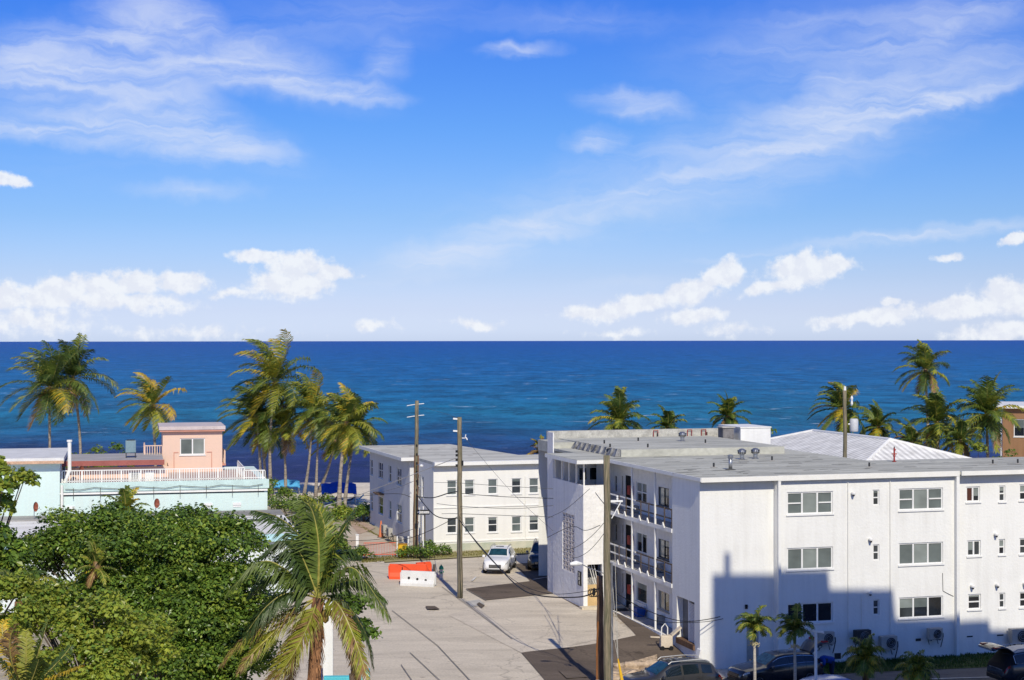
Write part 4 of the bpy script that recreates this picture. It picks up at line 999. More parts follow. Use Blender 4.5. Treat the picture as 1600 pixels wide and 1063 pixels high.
# ------------------------------------------------------------------ tower block at the eye's right hand (throws the stepped shadow)
D_ = 36.0; sa = S.x * A.c + S.y * A.s; sb = -S.x * A.s + S.y * A.c; tt = D_ / -sb
def tow(x, y): 
    a = A.fa(x, 0); return (a + sa * tt, A.z(x, y, a, 0) + S.z * tt)
pts = [(1112, 897), (1290, 897), (1290, 927), (1391, 927), (1391, 974), (1545, 969), (1545, 984), (1680, 986), (1680, 1100)]
tp = [tow(*p) for p in pts]
tp = [(tp[0][0], -1)] + tp[:-1] + [(tp[-1][0], -1)]
tw_ = thing('tower_block', 'tall pale tower block whose stepped shadow falls on the white apartment block', 'tower block', (A.X, A.Y, 0), A.t)
m = MB()
n = len(tp); vs = [(p[0], -D_, p[1]) for p in tp] + [(p[0], -D_ - 14, p[1]) for p in tp]
m._add(vs, [tuple(range(n)), tuple(range(2 * n - 1, n - 1, -1))] + [(i, (i + 1) % n, n + (i + 1) % n, n + i) for i in range(n)])
m.build('wall', M_white, tw_)
m = MB(); q = tow(1135, 858); m.box(q[0] - .15, q[0] + .15, -D_ - .5, -D_ - .2, 30, q[1]); m.build('mast', M_steel, tw_)
m = MB()
ztow = min(p[1] for p in tp[1:-2]) - 1.5
for k in range(int((ztow - 4.3) / 2.9) + 1): m.box(tp[0][0] + .3, tp[-1][0] - .3, -D_ + .003, -D_ + .05, 3 + k * 2.9, min(4.3 + k * 2.9, ztow))
m.build('window_band', M_glass, tw_)
# ------------------------------------------------------------------ utility poles, lamps, wires
def pole(name, label, base, top, r0, r1, wood, group=None, lean=0.):
    t = thing(name, label, 'pole', base, 0, group)
    h = top - base.z; m = MB(); n = 14
    m.tube([(lean * (i / n) ** 1.2 + .015 * math.sin(i * 1.3), 0, h * i / n) for i in range(n + 1)], [r0 + (r1 - r0) * i / n for i in range(n + 1)], 12)
    m.build('shaft', wood, t, True); t['h'] = h; return t
def ztop(y, d, x=800): return H - (y - hor(x)) / F * d
g1 = G(718, 935); g2 = G(648, 868); g3 = Vector((148 / F * 72, 72, -.6)); g4 = Vector((137 / F * 73, 73, -.5)); g5 = Vector((520 / F * 101, 101, 0))
p1 = pole('utility_pole', 'weathered wooden utility pole before the white two storey building, right of the orange barrier', g1, ztop(652, g1.y), .17, .13, M_wood, 'wooden utility poles')
p2 = pole('utility_pole', 'taller leaning wooden utility pole in the bush at the building corner', g2, ztop(626, g2.y), .17, .13, M_wood, 'wooden utility poles', lean=.16)
p3 = pole('utility_pole', 'tall wooden utility pole close to the white block walkways', g3, ztop(712, 72), .165, .14, M_wood, 'wooden utility poles')
p4 = pole('utility_pole', 'short brown cut-off pole beside the tall pole', g4, ztop(900, 73), .155, .14, M_wood2, 'wooden utility poles')
p5 = pole('utility_pole', 'wooden utility pole with grey transformer rising behind the grey roof', g5, ztop(611, 101), .145, .115, M_wood, 'wooden utility poles')
def part(parent, name, mb, mt_, sm=False): return mb.build(name, mt_, parent, sm)
h1, h2, h3, h4, h5 = (q['h'] for q in (p1, p2, p3, p4, p5))
for q in (p1, p2, p3, p4, p5): del q['h']
def zr(y, d): return H - (y - 533) / F * d
for y in (655, 674): z = zr(y, g1.y); m = MB(); m.bar((-.12, 0, z), (-.38, -.02, z + .02), .09); part(p1, 'insulator', m, M_frame)
m = MB(); z = zr(685, g1.y); m.tube([(.1, 0, z), (.32, 0, z), (.36, 0, z + .22)], .03, 6); m.tube([(.36, 0, z + .05), (.45, 0, z - .1)], .04, 6); part(p1, 'bracket', m, M_frame)
for y in (706, 712, 719, 728): z = zr(y, g1.y); m = MB(); m.box(-.24, -.12, -.1, .05, z - .06, z + .08); part(p1, 'junction_box', m, M_black)
m = MB(); m.box(.1, .22, -.12, .02, zr(728, g1.y), zr(720, g1.y)); part(p1, 'junction_box', m, M_black)
m = MB(); m.tube([(-.12, -.12, .1), (-.1, -.14, 3), (-.1, -.13, 6.5)], .03, 6); part(p1, 'conduit', m, M_wireg)
for y in (632, 650): z = zr(y, g2.y); m = MB(); m.tube([(-.55, 0, z - .1), (.1, 0, z), (.65, 0, z + .05)], .028, 6); part(p2, 'crossarm', m, M_frame)
for i in range(6): z = 7.6 - i * .62; m = MB(); m.box(.08, .19, -.16, .02, z, z + .17); part(p2, 'junction_box', m, M_black)
m = MB(); z = zr(729, g2.y - 2); m.tube([(.1, 0, z - .1), (.3, -1.2, z + .05), (.5, -1.6, z)], .03, 6); part(p2, 'lamp_arm', m, M_steel)
m = MB(); m.lathe([(.03, 0), (.13, .06), (.14, .14), (.04, .2)], (.55, -1.75, z - .08), 10); part(p2, 'lamp_head', m, M_frame)
m = MB(); m.tube([(-.1, -.16, .1), (-.05, -.16, 3), (0, -.15, 7)], .05, 6); m.tube([(.16, -.14, .1), (.2, -.15, 4), (.25, -.1, 7)], .05, 6); part(p2, 'conduit', m, M_wood2)
m = MB(); z = zr(762, 72); m.box(.16, .68, -.04, .04, z - .04, z + .04); m.bar((.62, 0, z), (.2, 0, z - .75), .04); part(p3, 'crossarm', m, M_frame)
m = MB(); m.lathe([(.03, 0), (.05, .06), (.03, .1), (.05, .15), (.02, .2)], (.45, 0, z + .04), 8); part(p3, 'insulator', m, M_frame)
m = MB(); m.tube([(.2, -.06, .2), (.2, -.06, 4), (.19, -.05, 6)], .055, 8); part(p3, 'conduit', m, M_steel)
m = MB(); za, zb_ = zr(875, 72), zr(858, 72); m.tube([(-.12, -.05, za), (-.75, -.25, zr(866, 72)), (-1.15, -.4, zb_)], .025, 6); part(p3, 'lamp_arm', m, M_steel)
m = MB(); m.tube([(-1.1, -.38, zb_), (-1.35, -.48, zb_ + .03), (-1.62, -.58, zb_ + .01)], [.05, .12, .06], 10); part(p3, 'lamp_head', m, M_frame)
m = MB(); m.box(-.22, .02, -.24, -.16, zr(1052, 73), zr(1044, 73)); m.box(-.21, .21, -.215, -.19, zr(1046, 73) - .3, zr(1046, 73) - .25); part(p4, 'band', m, M_conc)
m = MB(); m.tube([(-.15, -.12, .3), (-.15, -.12, 2.0), (-.1, -.15, 3.2)], .04, 6); part(p4, 'conduit', m, mat('rust_pipe', (.30, .12, .04), rough=.8, var=.3))
m = MB(); m.lathe([(.24, 0), (.26, .05), (.26, .72), (.2, .8)], (.55, 0, zr(676, 101)), 14); part(p5, 'transformer', m, mat('pale_grey_paint', (.55, .56, .57), rough=.5, var=.1), True)
m = MB(); m.lathe([(.03, 0), (.08, .1), (.05, .3), (.09, .45), (.02, .6)], (.42, 0, zr(635, 101)), 8); m.tube([(.2, 0, zr(664, 101)), (.42, 0, zr(664, 101))], .05, 6); m.lathe([(.09, 0), (.07, .3)], (0, 0, h5 - .05), 8); part(p5, 'insulator', m, M_frame)

t = thing('guy_wire_guard', 'yellow guy wire guard slanting down right of the tall pole', 'guy guard', (0, 0, 0), 0)
gt, gb = P(965, 1030, 71.5), Vector((176 / F * 70, 70, 0))
m = MB(); m.tube([gt, gb], [.03, .11], 8); m.build('guard', M_yel, t)
m = MB()
for q in ((952.5, 962), (956, 905), (960, 850)): m.tube([P(q[0], q[1], 72), gt], .012, 5)
m.build('guy_wire', mat('pale_cable', (.5, .48, .42), rough=.6), t)

def catenary(p, q, sag, n=14):
    p, q = Vector(p), Vector(q); return [p.lerp(q, i / n) - Vector((0, 0, sag * 4 * (i / n) * (1 - i / n))) for i in range(n + 1)]
WI = [
 ('thin cable from the leaning pole to the left, topmost of the strand', [P(545, 772, 113), P(646, 752, g2.y)], .3, .022, M_wireg),
 ('pale bright cable rising from the left to the pole by the barrier', [P(430, 812, 108), P(545, 779, 110), P(712, 716, g1.y)], .1, .035, mat('pale_cable', (.5, .48, .42), rough=.6)),
 ('dark cable from the left to the middle of the leaning pole', [P(420, 792, 112), P(600, 772, 114), P(642, 777, g2.y)], .25, .03, M_wire),
 ('dark cable crossing the sandy yard to the pole by the barrier', [P(440, 862, 104), P(620, 846, 103), P(714, 808, g1.y)], .3, .03, M_wire),
 ('lower dark cable crossing the sandy yard', [P(500, 845, 106), P(590, 843, 110), P(645, 827, g2.y)], .1, .028, M_wire),
 ('thick black cable sagging from the leaning pole to the barrier pole', [P(650, 772, g2.y), P(680, 806, 106), P(716, 810, g1.y)], .0, .05, M_wire),
 ('heavy black sagging cable from the barrier pole to the short brown pole', [P(717, 812, g1.y), P(735, 836, 93), P(780, 888, 86), P(815, 921, 81), P(850, 932, 78), P(905, 933, 75), P(935, 923, 73)], .0, .05, M_wire),
 ('second black cable beside the heavy sagging one', [P(717, 806, g1.y), P(745, 850, 92), P(800, 905, 84), P(860, 928, 77), P(935, 921, 73)], .0, .022, M_wire),
 ('cable from the tall pole sagging right to the anchor on the white wall', [P(950, 918, 72), P(1000, 949, 73), P(1060, 970, 77), P(1110, 967, 80), P(1164, 952, 82)], .0, .03, M_wire),
 ('lower twin of the cable to the anchor on the white wall', [P(950, 930, 72), P(1010, 966, 73), P(1060, 973, 77), P(1115, 970, 80), P(1162, 957, 82)], .0, .022, M_wire),
 ('topmost cable across the upper windows of the two storey building', [P(678, 754, 112), P(718, 755, g1.y), P(790, 760, 95), P(864, 764, 94)], .1, .022, M_wireg),
 ('second cable across the upper windows of the two storey building', [P(718, 771, g1.y), P(780, 776, 96), P(864, 779, 94)], .1, .03, M_wire),
 ('cable between the window rows of the two storey building', [P(682, 787, 112), P(718, 791, g1.y), P(800, 795, 96), P(864, 790, 94)], .1, .025, M_wireg),
 ('cable just above the lower windows of the two storey building', [P(690, 803, 112), P(718, 803, g1.y), P(800, 806, 96), P(864, 808, 94)], .08, .028, M_wireg),
 ('uppermost cable across the stair tower wall', [P(855, 810, 95), P(885, 795, 88), P(921, 764, 82)], .15, .02, M_wire),
 ('middle cable across the breeze block panel', [P(855, 840, 95), P(892, 823, 86), P(914, 829, 80), P(937, 821, 76)], .0, .025, M_wire),
 ('straight cable from the tall pole across the tower corner', [P(880, 860, 86), P(945, 815, 72)], .3, .02, M_wire),
 ('lowest straight cable from the tall pole across the tower', [P(893, 872, 84), P(945, 831, 72)], .3, .02, M_wire),
 ('service cable from the tall pole to the tower parapet', [P(930, 770, 82), P(946, 790, 72)], .02, .03, M_wire),
 ('black service line between the two distant poles', [P(651, 776, g2.y), P(675, 778, 108), P(700, 771, 102), P(716, 768, g1.y)], .0, .055, M_wire),
 ('high thin line between the tops of the two distant poles', [P(651, 634, g2.y), P(700, 648, 104), P(719, 656, g1.y)], .3, .016, M_wireg),
 ('thin line falling from the barrier pole top to the tower corner', [P(719, 676, g1.y), P(800, 770, 92), P(864, 830, 90)], .4, .014, M_wireg),
]
for l, pts, sag, r, mt_ in WI:
    pp = []
    if len(pts) == 2: pp = catenary(pts[0], pts[1], sag)
    else:                                        # smooth curve through the hanging points
        for i in range(len(pts) - 1):
            a, b, c, d = pts[max(i - 1, 0)], pts[i], pts[i + 1], pts[min(i + 2, len(pts) - 1)]
            for k in range(6):
                u_ = k / 6; pp.append(.5 * ((2 * b) + (c - a) * u_ + (2 * a - 5 * b + 4 * c - d) * u_ ** 2 + (3 * b - a - 3 * c + d) * u_ ** 3))
        pp.append(pts[-1])
    m = MB(); m.tube(pp, r * .62, 6); tag(m.build('cable', mt_), l, 'cable', 'overhead cables')
t = thing('cable_coil', 'coil of black cable hung at the short pole head', 'cable', P(935, 926, 72.7), 0)
m = MB()
for k in range(3): m.tube([(-.12 + .16 * math.cos(q * .524) - .1 * k, -.1, .17 * math.sin(q * .524)) for q in range(13)], .02, 5)
m.build('loop', M_wire, t); m = MB(); m.lathe([(.05, 0), (.06, .25), (.04, .3)], (-.2, -.05, -.1), 8); m.build('splice', M_black, t)
# white street lamp at the road edge
lp = G(1274, 1063, 0); d = 71.5; lx = (1274 - 800) / F * d
t = thing('lamp_post', 'slim white lamp post with flat twin head beside the black open hatch car', 'street lamp', (lx, d, -.96), 0)
zt_ = H + .96 - (988 - 532) / F * d
m = MB(); m.tube([(0, 0, 0), (0, 0, zt_)], [.07, .06], 10); m.lathe([(.16, 0), (.16, .08), (.08, .14)], n=12); m.build('post', M_frame, t, True)
m = MB(); m.bar((-.28, 0, zt_ + .06), (.34, 0, zt_ - .01), .12, .07); m.bar((.2, 0, zt_), (.36, 0, zt_ - .04), .1, .05); bev(m.build('lamp_head', M_frame, t), .015)
# one way sign
g = G(661, 872); sp = thing('one_way_sign', 'black ONE WAY sign with white arrow on a white post in the bush', 'street sign', g, 0)
zs = H - (800.5 - 533) / F * g.y
m = MB(); m.tube([(0, 0, 0), (0, 0, zs + .4)], .045, 8); m.build('post', M_frame, sp)
m = MB(); m.box(-.43, .43, -.09, -.06, zs - .17, zs + .17); pl = m.build('plate', M_black, sp)
m = MB(); m._add([(-.4, -.095, zs), (-.22, -.095, zs + .13), (-.22, -.095, zs + .075), (.4, -.095, zs + .075), (.4, -.095, zs - .075), (-.22, -.095, zs - .075), (-.22, -.095, zs - .13)], [(0, 1, 2, 3, 4, 5, 6)]); m.build('arrow', M_frame, pl)
fc = bpy.data.curves.new('lettering', 'FONT'); fc.body = 'ONE WAY'; fc.size = .135; fc.align_x = 'CENTER'; fc.align_y = 'CENTER'; fc.extrude = .002
ft = bpy.data.objects.new('lettering', fc); me = bpy.data.meshes.new_from_object(ft); bpy.data.objects.remove(ft); fo = bpy.data.objects.new('lettering', me); COL.objects.link(fo); fo.parent = pl; fo.location = (.09, -.099, zs); fo.rotation_euler = (R(90), 0, 0); me.materials.clear(); me.materials.append(M_black)
# second thin post beside the yard
g = G(655, 866); t = thing('white_post', 'plain white pipe post left of the one way sign post', 'post', g, 0)
m = MB(); m.tube([(0, 0, 0), (0, 0, 3.2)], .05, 8); m.build('pipe', M_frame, t); m = MB(); m.lathe([(.07, 3.2), (.07, 3.26)], n=8); m.build('cap', M_frame, t)

# ------------------------------------------------------------------ barriers, hydrant, yard things
def jersey(label, c, rz, Lb, hb, mt_, slots, tilt=0.):
    t = thing('traffic_barrier', label, 'traffic barrier', c, rz, 'plastic traffic barriers')
    prof = [(-.28, 0), (.28, 0), (.28, .18), (.15, .42), (.11, hb), (-.11, hb), (-.15, .42), (-.28, .18)]
    m = MB(); n = len(prof); vs = [(-Lb / 2, y, z) for y, z in prof] + [(Lb / 2, y, z) for y, z in prof]
    m._add(vs, [tuple(range(n - 1, -1, -1)), tuple(range(n, 2 * n))] + [(i, (i + 1) % n, n + (i + 1) % n, n + i) for i in range(n)])
    bev(m.build('shell', mt_, t), .03)
    m = MB()
    for k in range(slots):
        x = -Lb / 2 + Lb * (k + 1) / (slots + 1); m.lathe([(.075, -.012), (.075, .02)], (x, -.165, .5 - .05 * k), 10, 'Y')
    m.build('fork_hole', M_black, t)
    m = MB(); m.box(-Lb / 2 - .06, -Lb / 2 - .003, -.07, .07, .15, hb - .12); m.box(Lb / 2 + .003, Lb / 2 + .06, -.07, .07, .15, hb - .12); m.build('connector', mt_, t)
    return t
jersey('long orange plastic road barrier behind the white one', G(637, 905), -4, 2.35, .95, M_orange, 0)
jersey('short tilted orange barrier end right of the long one', G(661, 898), 30, 1.0, .8, M_orange, 0)
jersey('white plastic road barrier with three dark holes', G(653, 916), -18, 2.2, .92, mat('white_plastic', (.74, .74, .72), rough=.5, var=.12), 3)
m = MB(); m.tube([(0, 0, 0), (0, 0, .95)], .03, 8); m.box(-.2, .2, -.2, .2, 0, .05); o = m.build('stake', M_black); o.location = G(628, 910); tag(o, 'dark thin stake standing left of the white barrier', 'stake')
t = thing('bollard', 'short brown steel bollard between the white barrier and the hydrant', 'bollard', G(678, 906), 0)
m = MB(); m.tube([(0, 0, 0), (0, 0, .92)], .085, 12); m.build('pipe', M_rail, t); m = MB(); m.lathe([(.085, .92), (.07, .96), (.02, .98)], n=12); m.build('cap', M_rail, t)
t = thing('fire_hydrant', 'white fire hydrant with green top', 'fire hydrant', G(689, 905), 0)
m = MB(); m.lathe([(.17, 0), (.17, .05), (.13, .07), (.125, .6), (.15, .62)], n=14); m.build('barrel', mat('hydrant_white', (.6, .58, .55), var=.3, scale=6), t, False)
M_hg = mat('hydrant_green', (.03, .30, .16), rough=.45, var=.3, scale=8)
m = MB(); m.lathe([(.15, .62), (.15, .68), (.13, .76), (.08, .84), (.04, .86), (.04, .91)], n=14); m.build('bonnet', M_hg, t, False)
m = MB(); m.lathe([(.05, -.17), (.05, .17)], (0, 0, .46), 10, 'X'); m.lathe([(.065, -.17), (.065, 0)], (0, 0, .42), 10, 'Y'); m.build('nozzle', M_hg, t)
t = thing('traffic_cone', 'tall orange traffic cone by the shaded side path', 'traffic cone', G(595, 840), 0)
m = MB(); m.lathe([(.2, .04), (.05, 1.25), (.04, 1.28)], n=14); m.build('cone', mat('faded_orange', (.70, .22, .10), rough=.6, var=.2), t)
m = MB(); m.box(-.28, .28, -.28, .28, 0, .04); m.build('base', M_black, t)
t = thing('orange_barrel', 'orange drum at the left edge of the sandy yard', 'barrel', G(532, 869), 0)
m = MB(); m.lathe([(.36, 0), (.37, .3), (.34, .32), (.35, .6), (.32, .62), (.33, .95), (.28, 1.0), (.1, 1.03)], n=18); m.build('drum', M_orange, t)
m = MB(); m.lathe([(.4, 0), (.4, .07)], n=18); m.build('foot', M_black, t)
# orange mesh barricade
g = G(593, 871); t = thing('crowd_barrier', 'orange barred crowd barrier closing the sandy yard', 'barrier', g, 3)
m = MB(); wbar, hb = 2.2, 1.0
m.tube([(-wbar / 2, 0, .12), (-wbar / 2, 0, hb), (wbar / 2, 0, hb), (wbar / 2, 0, .12)], .025, 6); m.tube([(-wbar / 2, 0, .2), (wbar / 2, 0, .2)], .022, 6); m.build('frame', M_orange, t)
m = MB()
for k in range(1, 20): x = -wbar / 2 + wbar * k / 20; m.tube([(x, 0, .2), (x, 0, hb)], .009, 5)
m.build('bars', M_orange, t)
m = MB()
for x in (-.9, .9): m.box(x - .03, x + .03, -.3, .3, 0, .05); m.box(x - .02, x + .02, -.02, .02, .05, .2)
m.build('foot', M_orange, t)
g = G(629, 872); t = thing('yellow_cabinet', 'yellow box between white posts by the utility pole', 'box', g, 0)
m = MB(); m.box(-.32, .32, -.2, .2, .12, .95); bev(m.build('body', M_yel, t), .02)
m = MB(); m.box(-.42, -.34, -.08, .08, 0, 1.5); m.box(.34, .42, -.08, .08, 0, 1.5); m.build('post', M_frame, t)
m = MB(); m.box(-.34, .34, -.22, .22, .953, .99); m.build('lid', mat('dark_yellow', (.4, .2, .02)), t)
g = G(558, 858); m = MB(); m.box(-.1, .1, -.1, .1, 0, 1.0); m.box(-.13, .13, -.13, .13, 1.0, 1.05); o = m.build('marker_post', M_frame); o.location = g; tag(o, 'white marker post behind the round bush in the sandy yard', 'post')
# beach shelters
def shelter(label, c, rz, L_, W_, h, mt_, lean):
    t = thing('beach_shelter', label, 'beach shelter', c, rz, 'blue beach shelters')
    m = MB(); n = 8; vs = []
    for i in range(n + 1):
        for j in range(5):
            x = -L_ / 2 + L_ * i / n; y = -W_ / 2 + W_ * j / 4
            vs.append((x, y, h + .28 * math.sin(math.pi * j / 4) - .12 * abs(x) + lean * y + .05 * math.sin(i * 2.1)))
    fs = [(i * 5 + j, (i + 1) * 5 + j, (i + 1) * 5 + j + 1, i * 5 + j + 1) for i in range(n) for j in range(4)]
    o = len(vs); vs += [(x, y, z - .05) for x, y, z in vs]; fs += [tuple(k + o for k in reversed(f)) for f in fs]
    m._add(vs, fs); m.build('canopy', mt_, t, True)
    m = MB()
    for x in (-L_ / 2 + .1, L_ / 2 - .1):
        for y in (-W_ / 2 + .1, W_ / 2 - .1): m.tube([(x, y, 0), (x, y, h - .12 * abs(x) + lean * y)], .035, 6)
    m.build('pole', M_steel, t); return t
M_blue = mat('blue_canvas', (.015, .10, .48), rough=.7, var=.25, scale=3); M_lblue = mat('light_blue_canvas', (.10, .42, .72), rough=.7, var=.2)
shelter('deep blue canvas shelter on the sand behind the palm trunks', G(529, 788), 8, 3.2, 2.2, 1.6, M_blue, .35)
shelter('light blue canvas shelter further down the beach', G(447, 772), 10, 2.6, 1.8, 1.1, M_lblue, .25)
def lounger(label, c, rz, mt_):
    t = thing('beach_lounger', label, 'beach lounger', c, rz, 'loungers under the blue shelter')
    m = MB(); m.box(-.9, .5, -.3, .3, .3, .36); m.bar((.5, 0, .33), (.95, 0, .75), .6, .05); m.build('bed', mt_, t)
    m = MB()
    for x in (-.8, .4):
        for y in (-.25, .25): m.box(x - .025, x + .025, y - .025, y + .025, 0, .3)
    m.build('leg', M_steel, t)
lounger('navy lounger in the shade left of the palm trunk', G(512, 789), 20, mat('navy_cloth', (.02, .03, .10)))
lounger('navy lounger just right of the palm trunk', G(540, 787), -15, MATS['navy_cloth'])
lounger('pale blue lounger at the right of the shelter', G(552, 786), 10, M_lblue)
# beige cart with basket at the block corner
g = G(1040, 1017); t = thing('hand_cart', 'beige utility cart with handle and raised lid at the building corner', 'cart', g, A.t - 10)
M_beige = mat('beige_plastic', (.66, .57, .45), rough=.6, var=.15)
m = MB(); m.box(-.3, .3, -.22, .22, .12, .72); bev(m.build('bin', M_beige, t), .03)
m = MB(); m.bar((.28, 0, .72), (.75, 0, 1.12), .42, .08); m.build('lid', M_beige, t)
m = MB(); m.tube([(-.24, 0, .72), (-.22, 0, 1.1), (-.05, 0, 1.3), (.08, 0, 1.1), (.08, 0, .75)], .03, 6); m.build('handle', M_frame, t)
m = MB(); m.bar((-.32, 0, .62), (-.8, -.05, .66), .1, .06); m.build('arm', M_beige, t)
m = MB()
for x in (-.22, .22): m.lathe([(.11, -.03), (.11, .03)], (x, -.24, .11), 12, 'Y')
m.build('wheel', M_black, t)
t = thing('storage_bin', 'blue storage bin on the ground floor walkway', 'bin', A.w(.75, A.fb(998, .75), .0), A.t)
m = MB(); m.hexa([(-.2, -.3, 0), (.2, -.3, 0), (.2, .3, 0), (-.2, .3, 0), (-.25, -.36, .42), (.25, -.36, .42), (.25, .36, .42), (-.25, .36, .42)]); m.build('tub', mat('blue_plastic', (.015, .08, .36), rough=.5, var=.2), t)
m = MB(); m.box(-.27, .27, -.38, .38, .422, .47); m.build('lid', MATS['blue_plastic'], t)
m = MB(); m.box(-.45, .45, -.6, .6, .004, .02); o = m.build('door_mat', M_black); o.location = A.w(.5, A.fb(968, .5), 0); o.rotation_euler = (0, 0, R(A.t)); tag(o, 'black mat on the walkway floor by the stairs', 'mat')
# table and chairs in the open top landing of the tower
g = A.w(.0, tb + 2.4, 5.51); t = thing('landing_table', 'dark round table on the open top landing', 'table', g, 0)
m = MB(); m.lathe([(.45, .70), (.45, .74)], n=16); m.build('top', M_black, t); m = MB(); m.lathe([(.04, .03), (.04, .7)], n=8); m.lathe([(.25, 0), (.25, .03)], n=12); m.build('leg', M_black, t)
for i, (a, b, rz, l) in enumerate(((-.3, tb + 1.5, 20, 'dark chair on the open landing nearest the parapet'), (.2, tb + 3.4, 200, 'dark chair on the open landing behind the table'))):
    t = thing('landing_chair', l, 'chair', A.w(a, b, 5.51), rz, 'chairs on the open landing')
    m = MB(); m.box(-.22, .22, -.22, .22, .42, .46); m.build('seat', M_black, t); m = MB(); m.box(-.22, .22, .19, .23, .46, .95); m.build('backrest', M_black, t)
    m = MB()
    for x in (-.2, .2):
        for y in (-.2, .2): m.box(x - .02, x + .02, y - .02, y + .02, 0, .42)
    m.build('legs', M_black, t)
# stone bed by the tall pole
M_stone = mat('pale_coral_stone', (.60, .46, .32), rough=.95, var=.4, scale=3, bump=.5, bscale=8)
rs = random.Random(5)
def rock(label, c, s, fl=.6):
    bm = bmesh.new(); bmesh.ops.create_icosphere(bm, subdivisions=2, radius=1)
    o_ = rs.random() * 50
    for v_ in bm.verts:
        q = v_.co; k = 1 + .22 * math.sin(q.x * 3.1 + o_) * math.cos(q.y * 2.7 + o_) + .12 * math.sin(q.z * 5 + o_ * 2); v_.co = Vector((q.x * s[0] * k, q.y * s[1] * k, max(q.z, -.4) * s[2] * k))
    me = bpy.data.meshes.new('stone'); bm.to_mesh(me); bm.free(); me.materials.append(M_stone)
    o = bpy.data.objects.new('stone', me); COL.objects.link(o); o.location = c; o.rotation_euler = (0, 0, rs.random() * 6)
    return tag(o, label, 'stone', 'pale stones in the bed by the tall pole')
wh = ['behind the yellow guard at the back left', 'at the back of the stone bed, second from left', 'at the back of the stone bed, third from left', 'at the back right by the grey car bonnet', 'in the middle left of the stone bed', 'in the middle of the stone bed', 'in the middle right of the stone bed', 'at the front left beside the tall pole', 'at the front centre of the stone bed', 'at the front right of the stone bed']
for i, (x, y, a, b, h) in enumerate(((966, 1044, .45, .3, .3), (984, 1043, .4, .28, .28), (1000, 1042, .5, .3, .3), (1018, 1042, .5, .3, .28), (962, 1056, .45, .3, .25), (986, 1055, .5, .35, .22), (1006, 1053, .5, .3, .25), (960, 1066, .35, .3, .25), (982, 1066, .5, .35, .2), (1002, 1062, .4, .3, .2))):
    rock('pale rough stone ' + wh[i], G(x, y, None, .05), (a, b, h))
sheet('stone_bed', [(948, 1040), (1026, 1037), (1030, 1075), (940, 1085)], .02, mat('pale_gravel', (.50, .38, .26), rough=.95, var=.5, scale=4, fine=.3, fscale=14, world=True, bump=.8, bscale=9))
# turquoise garden wall, white column
g = G(505, 1170); Y0 = 69.5
x0, x1 = (505 - 800) / F * Y0, (577 - 800) / F * Y0
t = thing('turquoise_wall', 'low turquoise garden wall at the bottom edge under the big palm', 'wall', (x0, Y0, 0), 2)
m = MB(); m.box(0, x1 - x0, -.18, .18, 0, 1.0); m.box(x1 - x0 - .35, x1 - x0, -.2, .2, 1.003, 1.28); bev(m.build('wall', mat('turquoise_paint', (.10, .52, .60), rough=.8, var=.12), t), .02)
m = MB(); m.box(x1 - x0 - .28, x1 - x0 - .03, -.22, -.203, .85, 1.15); m.build('number_plate', M_frame, t)
t = thing('white_column', 'square white column standing right of the big palm trunk', 'column', ((512 - 800) / F * 71.5, 71.5, 0), 4)
m = MB(); m.box(-.21, .21, -.21, .21, 0, 3.6); m.build('shaft', M_white, t); m = MB(); m.box(-.27, .27, -.27, .27, 3.603, 3.8); m.build('cap', M_trim, t)

# ------------------------------------------------------------------ cars
def interp(tab, x):
    for i in range(len(tab) - 1):
        if x <= tab[i + 1][0]:
            f_ = (x - tab[i][0]) / max(1e-6, tab[i + 1][0] - tab[i][0]); return tab[i][1] + (tab[i + 1][1] - tab[i][1]) * max(0, f_)
    return tab[-1][1]
def smooth_tab(tab, x, w=.07): return (interp(tab, x - w) + 2 * interp(tab, x) + interp(tab, x + w)) / 4
PAINT = {}
def paint(name, col, metal=.0):
    m = mat(name, col, rough=.28, spec=.5, var=.06, fine=.02, metal=metal, coat=.8); return m
M_carglass = mat('car_glass', (.012, .02, .028), rough=.04, spec=.8, var=.3, fine=0)
M_screen = mat('windscreen_glass', (.02, .07, .09), rough=.05, spec=.9, var=.6, scale=2.5, fine=0)
M_tyre = mat('tyre_rubber', (.015, .015, .015), rough=.85)
M_alloy = mat('alloy_rim', (.42, .43, .45), rough=.35, metal=.7)
M_lamp = mat('headlamp', (.55, .56, .58), rough=.12, spec=.8, var=.5, scale=10)
M_tail = mat('tail_lamp', (.40, .012, .01), rough=.15, spec=.7, var=.3, scale=8)
M_chrome = mat('chrome_trim', (.72, .72, .72), rough=.15, metal=.9)
M_mat = mat('black_cladding', (.02, .02, .021), rough=.6)
